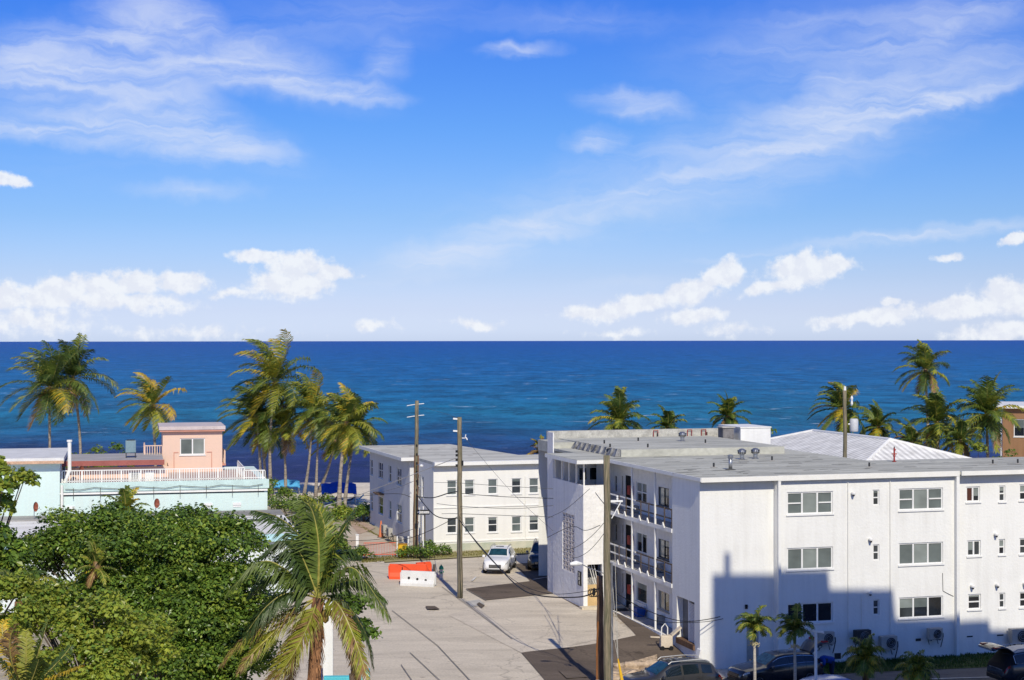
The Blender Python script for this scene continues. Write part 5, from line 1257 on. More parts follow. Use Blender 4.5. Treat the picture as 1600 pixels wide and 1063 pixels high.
def car(label, loc, rz, pm, s=.92, hatch=False, roofm=None, Lc=4.6, hs=1.0, rails=True, chrome=False, scr=None):
    t = thing('parked_car', label, 'car', loc, rz, 'parked cars')      # local +x is the nose, origin under the middle
    top = [(0, .60), (.03, .80), (.18, .95), (.5, 1.03), (1.15, 1.11), (1.3, 1.15), (2.05, 1.60), (2.5, 1.67), (3.3, 1.665), (3.95, 1.58), (4.12, 1.50), (4.42, 1.06), (4.52, .98), (4.58, .80), (4.6, .55)]
    belt = [(0, .55), (.05, .76), (.3, .88), (1.2, 1.02), (2.0, 1.04), (3.4, 1.10), (4.3, 1.06), (4.5, .95), (4.6, .50)]
    bot = [(0, .36), (.25, .24), (.6, .21), (4.0, .21), (4.35, .28), (4.6, .42)]
    wid = [(0, .60), (.06, .72), (.25, .84), (.6, .905), (1.2, .925), (3.7, .925), (4.2, .89), (4.5, .80), (4.6, .68)]
    wtp = [(0, .52), (.2, .72), (.6, .80), (1.2, .80), (1.5, .72), (2.1, .63), (3.3, .62), (4.1, .58), (4.3, .66), (4.6, .60)]
    N = 92; k_ = Lc / 4.6
    xs = [4.6 * i / N for i in range(N + 1)]
    rows = []
    for x in xs:
        zt, zb2, zo = smooth_tab(top, x) * hs, smooth_tab(belt, x, .1) * (1 + (hs - 1) * .6), smooth_tab(bot, x, .1)
        zt = max(zt, zb2 + .02) if x > .3 else max(zt, zb2 - .02)
        w, wt = smooth_tab(wid, x), smooth_tab(wtp, x, .12)
        wt = min(wt, w * .96)
        r = [(0, zo), (w * .8, zo), (w * .97, zo + .10), (w, zo + .36 * (zb2 - zo)), (w * .995, zo + .62 * (zb2 - zo)), (w * .975, zo + .86 * (zb2 - zo)), (w * .95, zb2)]
        e = (wt * .99, zt - .045)
        for f_ in (.12, .5, .86): r.append((r[6][0] + (e[0] - r[6][0]) * f_ + .018 * math.sin(f_ * math.pi), zb2 + (e[1] - zb2) * f_))
        r += [e, (wt * .88, zt - .008), (wt * .45, zt + .012), (0, zt + .016)]
        rows.append(r)
    K = len(rows[0])
    def pt(i, j, sgn, off=0.):
        x = xs[i]; y, z = rows[i][j]
        if off:
            i0, i1 = max(i - 1, 0), min(i + 1, N); j0, j1 = max(j - 1, 0), min(j + 1, K - 1)
            du = Vector((-(xs[i1] - xs[i0]), rows[i1][j][0] - rows[i0][j][0], rows[i1][j][1] - rows[i0][j][1])); dv = Vector((0, rows[i][j1][0] - rows[i][j0][0], rows[i][j1][1] - rows[i][j0][1]))
            nn = dv.cross(du); 
            if nn.length > 1e-9:
                nn.normalize(); q = Vector((2.3 - x, y, z)); c_ = Vector((2.3 - x, 0, .8))
                if nn.dot(q - c_) < 0: nn = -nn
                q += nn * off; x, y, z = 2.3 - q.x, q.y, q.z
        return ((2.3 - x) * k_, max(y, 0) * sgn, z)
    def patch(name, x0, x1, j0, j1, mt_, sides=(1, -1), off=.007, parent=None, slant=0.):
        m = MB()
        for sg in sides:
            ii = [i for i in range(N + 1) if x0 <= xs[i] <= x1]
            vs = []; 
            for i in ii:
                for j in range(j0, j1 + 1): vs.append(pt(i, j, sg, off))
            nj = j1 - j0 + 1
            m._add(vs, [(a * nj + b, a * nj + b + 1, (a + 1) * nj + b + 1, (a + 1) * nj + b) for a in range(len(ii) - 1) for b in range(nj - 1)])
        return m.build(name, mt_, parent or t, True)
    m = MB(); vs = []; fs = []
    ring = [(j, 1) for j in range(K)] + [(j, -1) for j in range(K - 2, 0, -1)]; nr_ = len(ring)
    for i in range(N + 1):
        for j, sg in ring: vs.append(pt(i, j, sg))
    for i in range(N):
        for q in range(nr_): fs.append((i * nr_ + q, i * nr_ + (q + 1) % nr_, (i + 1) * nr_ + (q + 1) % nr_, (i + 1) * nr_ + q))
    fs += [tuple(range(nr_ - 1, -1, -1)), tuple(range(N * nr_, (N + 1) * nr_))]
    m._add(vs, fs); body = m.build('body', pm, t, True)
    patch('windscreen', 1.34, 2.02, 11, 13, scr or M_screen)
    for sg in (1, -1):
        patch('side_window', 1.72, 2.52, 7, 9, M_carglass, (sg,)); patch('side_window', 2.6, 3.38, 7, 9, M_carglass, (sg,)); patch('side_window', 3.46, 4.02, 7, 9, M_carglass, (sg,))
        patch('headlight', .05, .42, 5, 6, M_lamp, (sg,), .012); patch('tail_light', 4.3, 4.56, 5, 6, M_tail, (sg,), .014)
    patch('cladding', .5, 4.1, 1, 2, M_mat, off=.006)
    if roofm: patch('roof_panel', 2.1, 3.95, 10, 13, roofm, off=.005)
    else: patch('sunroof', 2.25, 2.85, 12, 13, M_carglass, off=.005)
    m = MB(); m.box(2.3 * k_ - .035, 2.3 * k_ + .02, -.42, .42, .48, .70); gr = bev(m.build('grille', M_mat, t), .02)
    m = MB()
    for z in (.54, .59, .64): m.box(2.3 * k_ + .021, 2.3 * k_ + .03, -.38, .38, z, z + .015)
    m.build('slats', M_chrome, gr)
    m = MB(); m.box(2.3 * k_ - .12, 2.3 * k_ + .04, -.6, .6, .26, .38); bev(m.build('bumper', M_mat, t), .03)
    m = MB(); m.box(-2.3 * k_ - .04, -2.3 * k_ + .12, -.66, .66, .34, .52); bev(m.build('bumper', M_mat, t), .03)
    for sg in (1, -1):
        m = MB(); m.hexa([(.62 * k_, sg * .93, 1.02 * hs), (.80 * k_, sg * .93, 1.02 * hs), (.80 * k_, sg * 1.12, 1.04 * hs), (.66 * k_, sg * 1.12, 1.04 * hs), (.64 * k_, sg * .93, 1.17 * hs), (.78 * k_, sg * .93, 1.17 * hs), (.77 * k_, sg * 1.10, 1.18 * hs), (.68 * k_, sg * 1.10, 1.18 * hs)]); bev(m.build('mirror', pm, t), .02)
        if rails:
            m = MB(); m.tube([(.35 * k_, sg * .60, 1.60 * hs), (.2 * k_, sg * .60, 1.70 * hs), (-.9 * k_, sg * .59, 1.735 * hs), (-1.5 * k_, sg * .575, 1.69 * hs), (-1.68 * k_, sg * .57, 1.60 * hs)], .024, 6); m.build('roof_rail', mat('satin_rail', (.45, .45, .45), rough=.5, metal=.3), t)
        if chrome:
            m = MB(); ii = [i for i in range(N + 1) if 1.66 <= xs[i] <= 4.06]
            lo_ = [Vector(pt(i, 7, sg, .012)) for i in ii]; hi_ = [Vector(pt(i, 9, sg, .012)) for i in ii]
            m.tube(lo_ + [hi_[-1]] + hi_[::-1], .013, 5); m.build('window_trim', M_chrome, t)
        for xw in (1.42, -1.38):
            y = sg * .82
            m = MB(); m.lathe([(.2, -.11), (.32, -.115), (.345, -.08), (.345, .08), (.32, .115), (.2, .11)], (xw * k_, y, .345), 24, 'Y'); wl = m.build('wheel', M_tyre, t)
            m = MB(); m.lathe([(.21, sg * .09), (.205, sg * .118), (.17, sg * .10), (.05, sg * .112), (.02, sg * .118)], (xw * k_, y, .345), 20, 'Y'); m.build('rim', M_alloy, wl)
            m = MB(); vs = []
            for q in range(13):
                an = math.pi * q / 12; vs += [(xw * k_ + .43 * math.cos(an), sg * .935, .33 + .43 * math.sin(an)), (xw * k_ + .36 * math.cos(an), sg * .94, .33 + .36 * math.sin(an))]
            m._add(vs, [(2 * q, 2 * q + 1, 2 * q + 3, 2 * q + 2) for q in range(12)])
            vs2 = [(xw * k_ + .36 * math.cos(math.pi * q / 12), sg * .931, .33 + .36 * math.sin(math.pi * q / 12)) for q in range(13)]; m._add(vs2, [tuple(range(13))]); m.build('wheel_arch', M_mat, t)
    for sg in (1, -1):
        for x in (1.62, 2.56, 3.5):
            i = min(range(N + 1), key=lambda q: abs(xs[q] - x)); m = MB(); m.tube([pt(i, j, sg, .002) for j in (2, 3, 4, 5, 6)], .006, 4); m.build('door_gap', M_mat, t)
        for x in (2.42, 3.3):
            i = min(range(N + 1), key=lambda q: abs(xs[q] - x)); q = pt(i, 5, sg, .01); m = MB(); m.box(q[0] - .1, q[0] + .1, q[1] - .015, q[1] + .015, q[2] - .02, q[2] + .02); m.build('handle', M_chrome if chrome else pm, t)
    if hatch:
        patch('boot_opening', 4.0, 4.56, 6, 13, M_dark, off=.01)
        hx, hz = -1.72 * k_, 1.60 * hs; nrow = 6; m = MB(); vs = []
        for i in range(nrow + 1):
            f_ = i / nrow; an = R(28) if hatch == 'high' else R(8)
            x = hx - 1.02 * f_ * math.cos(an) + .05 * math.sin(f_ * 3.1); z = hz + 1.02 * f_ * math.sin(an) + .16 * math.sin(f_ * math.pi) * 1
            w = .58 + .10 * math.sin(f_ * 2.2)
            for y in (-w, -w * .5, 0, w * .5, w): vs.append((x, y, z + .03 * (1 - (y / w) ** 2)))
        fs = [(i * 5 + j, i * 5 + j + 1, (i + 1) * 5 + j + 1, (i + 1) * 5 + j) for i in range(nrow) for j in range(4)]; o_ = len(vs)
        m._add(vs + [(x, y * .96, z - .07) for x, y, z in vs], fs + [tuple(k + o_ for k in reversed(f)) for f in fs] + [(i * 5, (i + 1) * 5, (i + 1) * 5 + o_, i * 5 + o_) for i in range(nrow)] + [(i * 5 + 4, i * 5 + 4 + o_, (i + 1) * 5 + 4 + o_, (i + 1) * 5 + 4) for i in range(nrow)] + [(nrow * 5 + j, nrow * 5 + j + 1, nrow * 5 + j + 1 + o_, nrow * 5 + j + o_) for j in range(4)])
        tg = m.build('tailgate', pm, t, True)
        m = MB(); m._add([(vs[k][0], vs[k][1] * .85, vs[k][2] + .012) for k in (5, 9, 19, 15)], [(0, 1, 2, 3)]); m._add([(vs[k][0], vs[k][1] * .82, vs[k][2] - .085) for k in (5, 9, 19, 15)], [(0, 1, 2, 3)]); m.build('tailgate_window', M_carglass, tg)
        m = MB(); q = vs[nrow * 5 + 2]; m.box(q[0] - .03, q[0] + .02, -.5, .5, q[2] - .10, q[2] - .02); m.build('tailgate_lip', M_alloy, tg)
        m = MB(); q = vs[(nrow - 1) * 5]; m.box(q[0] - .12, q[0] + .15, -.66, -.45, q[2] - .02, q[2] + .05); m.box(q[0] - .12, q[0] + .15, .45, .66, q[2] - .02, q[2] + .05); m.build('tail_light', M_tail, tg)
        for sg in (1, -1):
            m = MB(); m.tube([(hx - .1, sg * .55, hz - .1), (hx - .55, sg * .6, hz - .02 + .3 * (hatch == 'high'))], .015, 5); m.build('strut', M_mat, t)
        m = MB(); m.box(-2.26 * k_, -2.1 * k_, -.55, .55, .80 * hs, .84 * hs); m.build('sill_plate', M_alloy, t)
    else:
        patch('rear_window', 4.1, 4.4, 11, 13, M_carglass)
    t.scale = (s, s, s); return t
g = G(780, 898); car('white crossover parked facing the street near the two storey building', (g.x + .0, g.y + 1.9, 0), -98, paint('white_car_paint', (.78, .78, .78)), s=.93, chrome=False)
g = G(846, 893); car('black boxy off-roader half hidden by the stair tower', (g.x + .1, g.y + 1.9, 0), -95, paint('black_car_paint', (.012, .012, .014)), s=.95, hs=1.08)
uu = 180 + A.t
car('silver grey wagon with black roof and roof rails at the bottom', (7.04, 74.3, -.9), uu + 2, paint('grey_car_paint', (.042, .041, .039), .2), s=.99, hs=.99, roofm=M_carglass)
car('black car in shade with its hatch raised behind the lamp post', (12.24, 77.5, -.96), uu + 6, paint('blue_black_paint', (.010, .013, .022)), s=.96, hatch='high', hs=.90, rails=False, chrome=True, scr=mat('pale_teal_screen', (.10, .26, .27), rough=.06, spec=.8, var=.7, scale=5, tint=(.03, .09, .10)))
car('dark navy wagon with raised tailgate cut by the right edge of the photo', (24.55, 77.3, -.96), A.t - 2, MATS['blue_black_paint'], s=1.04, hatch='low', hs=1.0, chrome=True, roofm=mat('painted_roof_highlight', (.62, .60, .55), rough=.3, spec=.5))  # bright highlight on the dark roof is painted on as a pale patch
car('pale lavender car of which only the roof shows at the bottom edge', (14.1, 72.2, -.96), A.t + 10, paint('lavender_paint', (.42, .45, .66)), s=.94, hs=.9, rails=False, roofm=MATS['lavender_paint'])

# ------------------------------------------------------------------ person bent over the open boot
def person(label, loc, rz, s):
    J = dict(pel=(0, 0, .90), sp=(.22, 0, 1.00), ch=(.46, 0, 1.02), nk=(.62, 0, 1.03), hd=(.72, 0, 1.00),
             hl=(-.01, .10, .86), kl=(.05, .12, .47), al=(-.02, .13, .09), tl=(.14, .14, .035), hr=(-.01, -.10, .86), kr=(.0, -.12, .47), ar=(-.10, -.13, .09), tr=(.06, -.14, .035),
             sl=(.50, .18, 1.0), ell=(.58, .24, .74), wl=(.80, .20, .66), sr=(.50, -.18, 1.0), elr=(.60, -.24, .74), wr=(.82, -.18, .68))
    Rr = dict(pel=.155, sp=.14, ch=.155, nk=.06, hd=.06, hl=.10, kl=.065, al=.042, tl=.035, hr=.10, kr=.065, ar=.042, tr=.035, sl=.075, ell=.045, wl=.03, sr=.075, elr=.045, wr=.03)
    E = [('pel', 'sp'), ('sp', 'ch'), ('ch', 'nk'), ('nk', 'hd'), ('pel', 'hl'), ('hl', 'kl'), ('kl', 'al'), ('al', 'tl'), ('pel', 'hr'), ('hr', 'kr'), ('kr', 'ar'), ('ar', 'tr'), ('ch', 'sl'), ('sl', 'ell'), ('ell', 'wl'), ('ch', 'sr'), ('sr', 'elr'), ('elr', 'wr')]
    for sd, w in (('l', 'wl'), ('r', 'wr')):           # palm and five fingers
        b = Vector(J[w]); sg = 1 if sd == 'l' else -1
        J['p' + sd] = tuple(b + Vector((.075, 0, -.025))); Rr['p' + sd] = .026; E.append((w, 'p' + sd))
        for k, (dy, ln) in enumerate(((-.03, .07), (-.01, .085), (.01, .08), (.03, .06))):
            J[f'f{sd}{k}'] = tuple(b + Vector((.11, dy, -.035))); J[f'g{sd}{k}'] = tuple(b + Vector((.11 + ln * .7, dy * 1.2, -.035 - ln * .6))); Rr[f'f{sd}{k}'] = .010; Rr[f'g{sd}{k}'] = .008
            E += [('p' + sd, f'f{sd}{k}'), (f'f{sd}{k}', f'g{sd}{k}')]
        J['t' + sd] = tuple(b + Vector((.07, -sg * .05, -.04))); Rr['t' + sd] = .010; E.append(('p' + sd, 't' + sd))
    names = list(J); idx = {n_: i for i, n_ in enumerate(names)}
    me = bpy.data.meshes.new('body'); me.from_pydata([J[n_] for n_ in names], [(idx[a], idx[b]) for a, b in E], []); 
    me.materials.append(mat('denim_navy', (.02, .03, .07), rough=.9, var=.3))
    o = bpy.data.objects.new('person', me); COL.objects.link(o)
    md = o.modifiers.new('skin', 'SKIN'); sv = me.skin_vertices[0].data
    for n_, i in idx.items(): sv[i].radius = (Rr[n_], Rr[n_]); sv[i].use_root = (n_ == 'pel')
    o.modifiers.new('smooth', 'SUBSURF').levels = 2; o.modifiers['smooth'].render_levels = 2
    o.location = loc; o.rotation_euler = (0, 0, R(rz)); o.scale = (s, s, s)
    tag(o, label, 'person')
    def blob(name, c, r, mt_, seg=20):
        m = MB(); prof = []
        bm = bmesh.new(); bmesh.ops.create_uvsphere(bm, u_segments=seg, v_segments=seg // 2, radius=1)
        vs = [(c[0] + q.co.x * r[0], c[1] + q.co.y * r[1], c[2] + q.co.z * r[2]) for q in bm.verts]; fs = [tuple(w.index for w in f_.verts) for f_ in bm.faces]; bm.free()
        m._add(vs, fs); return m.build(name, mt_, o, True)
    skin = mat('skin', (.42, .24, .16), rough=.6, var=.1)
    blob('head', (.80, 0, .97), (.115, .078, .10), skin); blob('hair', (.785, 0, 1.0), (.112, .084, .095), mat('dark_hair', (.02, .014, .01), rough=.7))
    blob('nose', (.885, 0, .915), (.018, .014, .02), skin, 8); blob('ear', (.79, .08, .965), (.02, .012, .03), skin, 8); blob('ear', (.79, -.08, .965), (.02, .012, .03), skin, 8)
    m = MB()                                             # shirt follows trunk and upper arms
    m.tube([(-.04, 0, .93), (.1, 0, .97), (.25, 0, 1.005), (.42, 0, 1.03), (.56, 0, 1.03), (.63, 0, 1.02)], [.165, .172, .17, .178, .14, .07], 18)
    for sg in (1, -1): m.tube([(.5, sg * .13, 1.01), (.53, sg * .20, .97), (.56, sg * .235, .80)], [.09, .085, .065], 12)
    m.build('shirt', mat('royal_blue_cloth', (.01, .06, .30), rough=.9, var=.25, scale=5), o, True)
    m = MB()
    for sg in (1, -1):
        a = J['tl' if sg == 1 else 'tr']; b = J['al' if sg == 1 else 'ar']; m.tube([(b[0] - .05, b[1], .05), (b[0] + .05, b[1], .055), (a[0] + .06, a[1], .04)], [.045, .05, .035], 10)
    m.build('shoes', M_black, o, True)
    return o
person('person in a blue shirt and dark trousers bending into the open car boot', (14.98, 78.0, -.96), uu + 4, 1.02)
# ------------------------------------------------------------------ vegetation
def leafm(name, c, rough=.45, tr=.3, var=.35): return mat(name, c, rough=rough, spec=.35, var=var, scale=.9, fine=.25, fscale=7, transl=tr)
F_green = leafm('frond_green', (.15, .21, .035)); F_dark = leafm('frond_dark_green', (.075, .125, .027)); F_yel = leafm('frond_yellow', (.36, .37, .045))
F_gold = leafm('frond_gold', (.66, .46, .04)); F_dry = leafm('frond_dry', (.30, .18, .075), tr=.15); F_rib = leafm('frond_rib', (.40, .36, .09), tr=.1)
FM = [F_green, F_dark, F_yel, F_gold, F_dry, F_rib]
M_ptrunk = mat('palm_trunk', (.36, .31, .25), rough=.95, var=.4, scale=2, fine=.3, fscale=5, stretch=(1, 1, 4), bump=.5, bscale=4, tint=(.20, .17, .13))
M_ptrunkd = mat('palm_trunk_fibre', (.30, .15, .075), rough=.95, var=.5, scale=4, fine=.35, fscale=8, stretch=(1, 1, .5), bump=.9, bscale=7, tint=(.10, .05, .025))
M_bark = mat('tree_bark', (.16, .12, .09), rough=.95, var=.4, scale=4, bump=.5)
WIND = Vector((-1.0, .15, -.05)).normalized()

def frond(mb, pts, ll, n, rs, col, wind=.3, droop=.5, wid=.05, tipcol=None, rib=.03, one=0, vee=.35, jit=.11):
    """leaflets on both sides of the midrib that runs through pts"""
    pts = [Vector(p) for p in pts]; m_ = len(pts)
    cum = [0.]
    for i in range(1, m_): cum.append(cum[-1] + (pts[i] - pts[i - 1]).length)
    Lt = cum[-1]
    def at_(t):
        s = t * Lt
        for i in range(1, m_):
            if s <= cum[i] or i == m_ - 1:
                f_ = (s - cum[i - 1]) / max(1e-6, cum[i] - cum[i - 1]); return pts[i - 1].lerp(pts[i], f_), (pts[i] - pts[i - 1]).normalized()
    mb.m = 5; mb.tube(pts, [rib * (1 - .8 * i / (m_ - 1)) for i in range(m_)], 4, False)
    for k in range(n):
        t = .10 + .90 * (k + rs.random() * .6) / n
        p, d = at_(min(t, 1)); 
        sd = d.cross(Vector((0, 0, 1)))
        if sd.length < .1: sd = d.cross(Vector((0, 1, 0)))
        sd.normalize(); upv = sd.cross(d).normalized()
        ln = ll * (.45 + .75 * math.sin(math.pi * min(1, .12 + t * .88)) ** .7) * rs.uniform(.8, 1.1) * (1 if t < .85 else .75)
        for sg in (1, -1):
            if one and sg != one and rs.random() < .6: continue
            q = (sd * sg * 1.0 + d * (.45 + .6 * t) + upv * vee).normalized()
            q1 = (q + WIND * wind * .5 + Vector((0, 0, -droop * .35)) + Vector((rs.uniform(-1, 1), rs.uniform(-1, 1), rs.uniform(-1, 1))) * jit).normalized()
            q2 = (q + WIND * wind * 1.3 + Vector((0, 0, -droop * 1.5)) + Vector((rs.uniform(-1, 1), rs.uniform(-1, 1), rs.uniform(-1, 1))) * jit * 1.8).normalized()
            w = d * wid * .5
            a = p + q1 * ln * .5; b = a + q2 * ln * .5
            c = col if not (tipcol is not None and rs.random() < .3 + .5 * (t > .8)) else tipcol
            mb.m = c
            mb._add([p - w, p + w, a + w * 1.15, a - w * 1.15, b], [(0, 1, 2, 3), (3, 2, 4)])

def crown(mb, rs, c, n, L_, wind=.35, emin=-50, emax=82, pal=((0, .5), (1, .3), (2, .2)), nl=30, ll=None, wid=.075, dry=3, bend=1.35, droop=.6):
    ll = ll or L_ * .27
    for i in range(n):
        f_ = i / n
        e0 = R(emax + (emin - emax) * (f_ ** 1.15)) + rs.uniform(-.12, .12)
        az_ = i * 2.39996 + rs.uniform(-.25, .25)
        Lf = L_ * rs.uniform(.88, 1.18) * (1 - .2 * max(0, f_ - .7) / .3)
        d = Vector((math.cos(az_) * math.cos(e0), math.sin(az_) * math.cos(e0), math.sin(e0))); p = Vector(c); pts = [p.copy()]
        N_ = 10
        for k in range(N_):
            u_ = (k + 1) / N_
            d = (d + Vector((0, 0, -1)) * bend * .19 * u_ + WIND * wind * .26 * u_).normalized(); p = p + d * Lf / N_; pts.append(p.copy())
        x = rs.random(); col = 0; acc = 0
        for cc, pr in pal:
            acc += pr
            if x < acc: col = cc; break
        if i >= n - dry: col = 4 if rs.random() < .45 else 2
        frond(mb, pts, ll, nl, rs, col, wind, droop, wid, tipcol=(3 if rs.random() < .45 else 0) if col == 2 else (4 if col == 3 and rs.random() < .4 else (2 if rs.random() < .4 else None)), rib=.035)

def palm(label, base, top, L_, seed, n=22, wind=.4, pal=((0, .45), (1, .35), (2, .2)), r=.17, group='coconut palms along the beach', nl=36, curve=(0, 0), name='palm_tree', nuts=True, emin=-55, wid=.09, trunkm=None, dry=2, emax=84):
    rs = random.Random(seed); base = Vector(base); top = Vector(top)
    t = thing(name, label, 'palm tree', base, 0, group)
    h = top - base; n_ = 14; pts = []
    for i in range(n_ + 1):
        u_ = i / n_; pts.append(Vector((h.x * u_ + curve[0] * math.sin(u_ * math.pi), h.y * u_ + curve[1] * math.sin(u_ * math.pi), h.z * u_)))
    m = MB(); m.tube(pts, [r * (1.35 - .5 * min(1, i / n_ * 3)) if i < 5 else r * (.88 - .25 * i / n_) for i in range(n_ + 1)], 10)
    m.build('trunk', trunkm or M_ptrunk, t, True)
    m = MB(); crown(m, rs, h, int(n * 1.15), L_, wind, nl=nl, pal=pal, emin=emin, wid=wid, dry=dry, emax=emax); m.build('crown', FM, t)
    m = MB(); m.tube([h - Vector((0, 0, .35)), h + Vector((0, 0, .05)), h + Vector((0, 0, .3))], [r * .75, r * 1.05, r * .5], 10); m.build('crown_shaft', F_dry, t, True)
    if nuts:
        m = MB()
        for k in range(7):
            an = rs.random() * 6.28; c = h + Vector((math.cos(an) * .24, math.sin(an) * .24, -.2 - rs.random() * .25)); m.lathe([(.02, -.11), (.09, -.05), (.10, .03), (.02, .11)], tuple(c), 8)
        m.build('coconuts', mat('coconut', (.30, .20, .05), rough=.6, var=.4), t, True)
    return t
def pz_(x, y, d): return P(x, y, d)
GY = ((0, .5), (1, .3), (2, .2)); YY = ((0, .25), (2, .35), (3, .4)); YG = ((0, .4), (1, .2), (2, .4))
# left group behind the teal building
palm('full dark palm, left of the two tall ones behind the teal roof', P(78, 760, 160) * 1 - Vector((0, 0, P(78, 760, 160).z)), P(77, 607, 160), 4.9, 3, n=26, pal=((0, .4), (1, .5), (2, .1)), wind=.45)
palm('tall palm with pale trunk just right of the dark left palm', Vector((P(124, 0, 163).x, 163, 0)), P(114, 592, 163), 4.5, 4, n=22, wind=.15, pal=((0, .4), (1, .45), (2, .15)), curve=(.35, 0))
palm('golden yellow windswept palm beside the peach house', Vector((P(243, 0, 158).x, 158, 0)), P(238, 634, 158), 3.7, 5, n=19, wind=.75, pal=YY, curve=(.1, 0))
palm('tallest palm of the beach with pale trunk beside the teal wall end', G(423, 776), P(429, 598, 160.5), 5.1, 6, n=27, wind=.6, pal=YG, curve=(-.25, 0), dry=4)
palm('shaded palm leaning behind the tallest beach palm', G(409, 773), P(402, 652, 162), 4.6, 8, n=20, wind=.7, pal=YG)
palm('second shaded palm close behind the tallest beach palm', G(417, 772), P(408, 668, 163.5), 3.6, 9, n=15, wind=.6, pal=((1, .8), (0, .2)))
palm('palm with thin trunk right behind the tallest beach palm', G(446, 773), P(441, 668, 162), 3.4, 10, n=17, wind=.4, pal=YG, curve=(.1, 0), r=.15)
palm('palm with dark thin slanting trunk left of the blue shelter', G(474, 777), P(486, 640, 159), 3.9, 12, n=19, wind=.6, pal=YG, curve=(.25, 0), r=.14)
palm('palm with straight dark trunk left of the blue shelter', G(493, 777), P(498, 652, 160), 3.6, 13, n=18, wind=.6, pal=GY, r=.14)
palm('thick trunked palm in front of the blue shelter', G(529, 808), P(541, 662, 145), 3.6, 14, n=22, wind=.55, pal=YG, curve=(-.15, 0), r=.2)
palm('wide bushy palm just left of the two storey building roof', G(537, 800), P(556, 668, 147), 3.2, 15, n=20, wind=.15, pal=YG, curve=(-.1, 0), r=.16)
palm('strongly leaning palm over the sand left of the blue shelter', G(497, 770), P(523, 690, 163), 3.0, 16, n=14, wind=.9, pal=((2, .4), (4, .3), (0, .3)), r=.17, curve=(.2, 0))
# right group behind the white block
for lb, x, y, d, L_, sd, n, w, pal in (
    ('round dark palm crown above the left part of the raised grey roof', 967, 660, 150, 3.0, 21, 26, .2, ((0, .45), (1, .45), (2, .1))),
    ('low bluish palm tuft above the middle of the grey roof', 1043, 668, 152, 2.0, 22, 20, .25, ((0, .5), (1, .5))),
    ('bright small palm left of the white roof box', 1137, 652, 150, 2.1, 23, 20, .1, GY),
    ('windswept palm behind the pole with the transformer', 1316, 640, 146, 3.1, 24, 24, .55, ((0, .4), (1, .3), (2, .15), (3, .15))),
    ('low palm right of the transformer pole over the tile roof', 1372, 668, 148, 2.3, 25, 20, .4, GY),
    ('tall lone palm standing highest on the right', 1446, 579, 158, 3.3, 26, 18, .3, ((0, .35), (1, .55), (2, .1))),
    ('dark dense palm below the tall lone palm', 1464, 662, 146, 3.2, 27, 26, .2, ((0, .4), (1, .5), (2, .1))),
    ('big palm with drooping yellow fronds by the brown building', 1541, 648, 142, 3.6, 28, 28, .1, ((0, .4), (1, .25), (2, .35))),
    ('low palm in the gap behind the tile roof hip', 1425, 692, 140, 2.1, 29, 16, .5, ((0, .3), (4, .3), (1, .4))),
    ('lowest palm tuft at the right behind the grey roof edge', 1500, 690, 138, 2.2, 30, 18, .2, GY)):
    palm(lb, Vector((P(x, 0, d).x + (.3 if sd != 26 else .5), d, 0)), P(x, y, d), L_, sd, n=n, wind=w, pal=pal, group='palms behind the white block', dry=3)
# small yellowish fan plant left of the tower fin
t = palm('small yellow spiky palm beside the stair tower top', Vector((P(846, 0, 140).x, 140, 0)), P(847, 708, 140), 1.5, 31, n=26, wind=.0, pal=((3, .4), (2, .3), (4, .3)), group='palms behind the white block', nuts=False)

# big palm close to the eye: every frond is its own part
rs = random.Random(77); DP = 55.0
hub = P(496, 934, DP); tb_ = Vector((P(484, 0, DP).x, DP, 0))
bp_ = thing('palm_tree', 'big close coconut palm with drooping yellow and green fronds before the street', 'palm tree', tb_, 0)
h = hub - tb_
m = MB(); m.tube([Vector((0, 0, 0)), h * .3 + Vector((-.05, 0, 0)), h * .55 + Vector((-.06, 0, 0)), h * .8, h * .93, h], [.20, .185, .19, .205, .22, .17], 14); m.build('trunk', M_ptrunkd, bp_, True)
m = MB()
for i in range(110):                       # ragged leaf bases and fibre
    z = h.z * (.45 + .55 * rs.random()); f_ = z / h.z; an = rs.random() * 6.28; c = Vector((h.x * f_ + .19 * math.cos(an), .19 * math.sin(an), z)); o_ = Vector((math.cos(an), math.sin(an), 0))
    w = Vector((-math.sin(an), math.cos(an), 0)) * rs.uniform(.03, .07); e = c + o_ * rs.uniform(.02, .16) + Vector((0, 0, -rs.uniform(.25, .75)))
    m._add([c - w, c + w, e + w * .3, e - w * .3], [(0, 1, 2, 3)])
m.build('leaf_bases', [mat('dry_fibre', (.34, .17, .08), rough=.95, var=.5, scale=6, tint=(.16, .08, .04))], bp_)
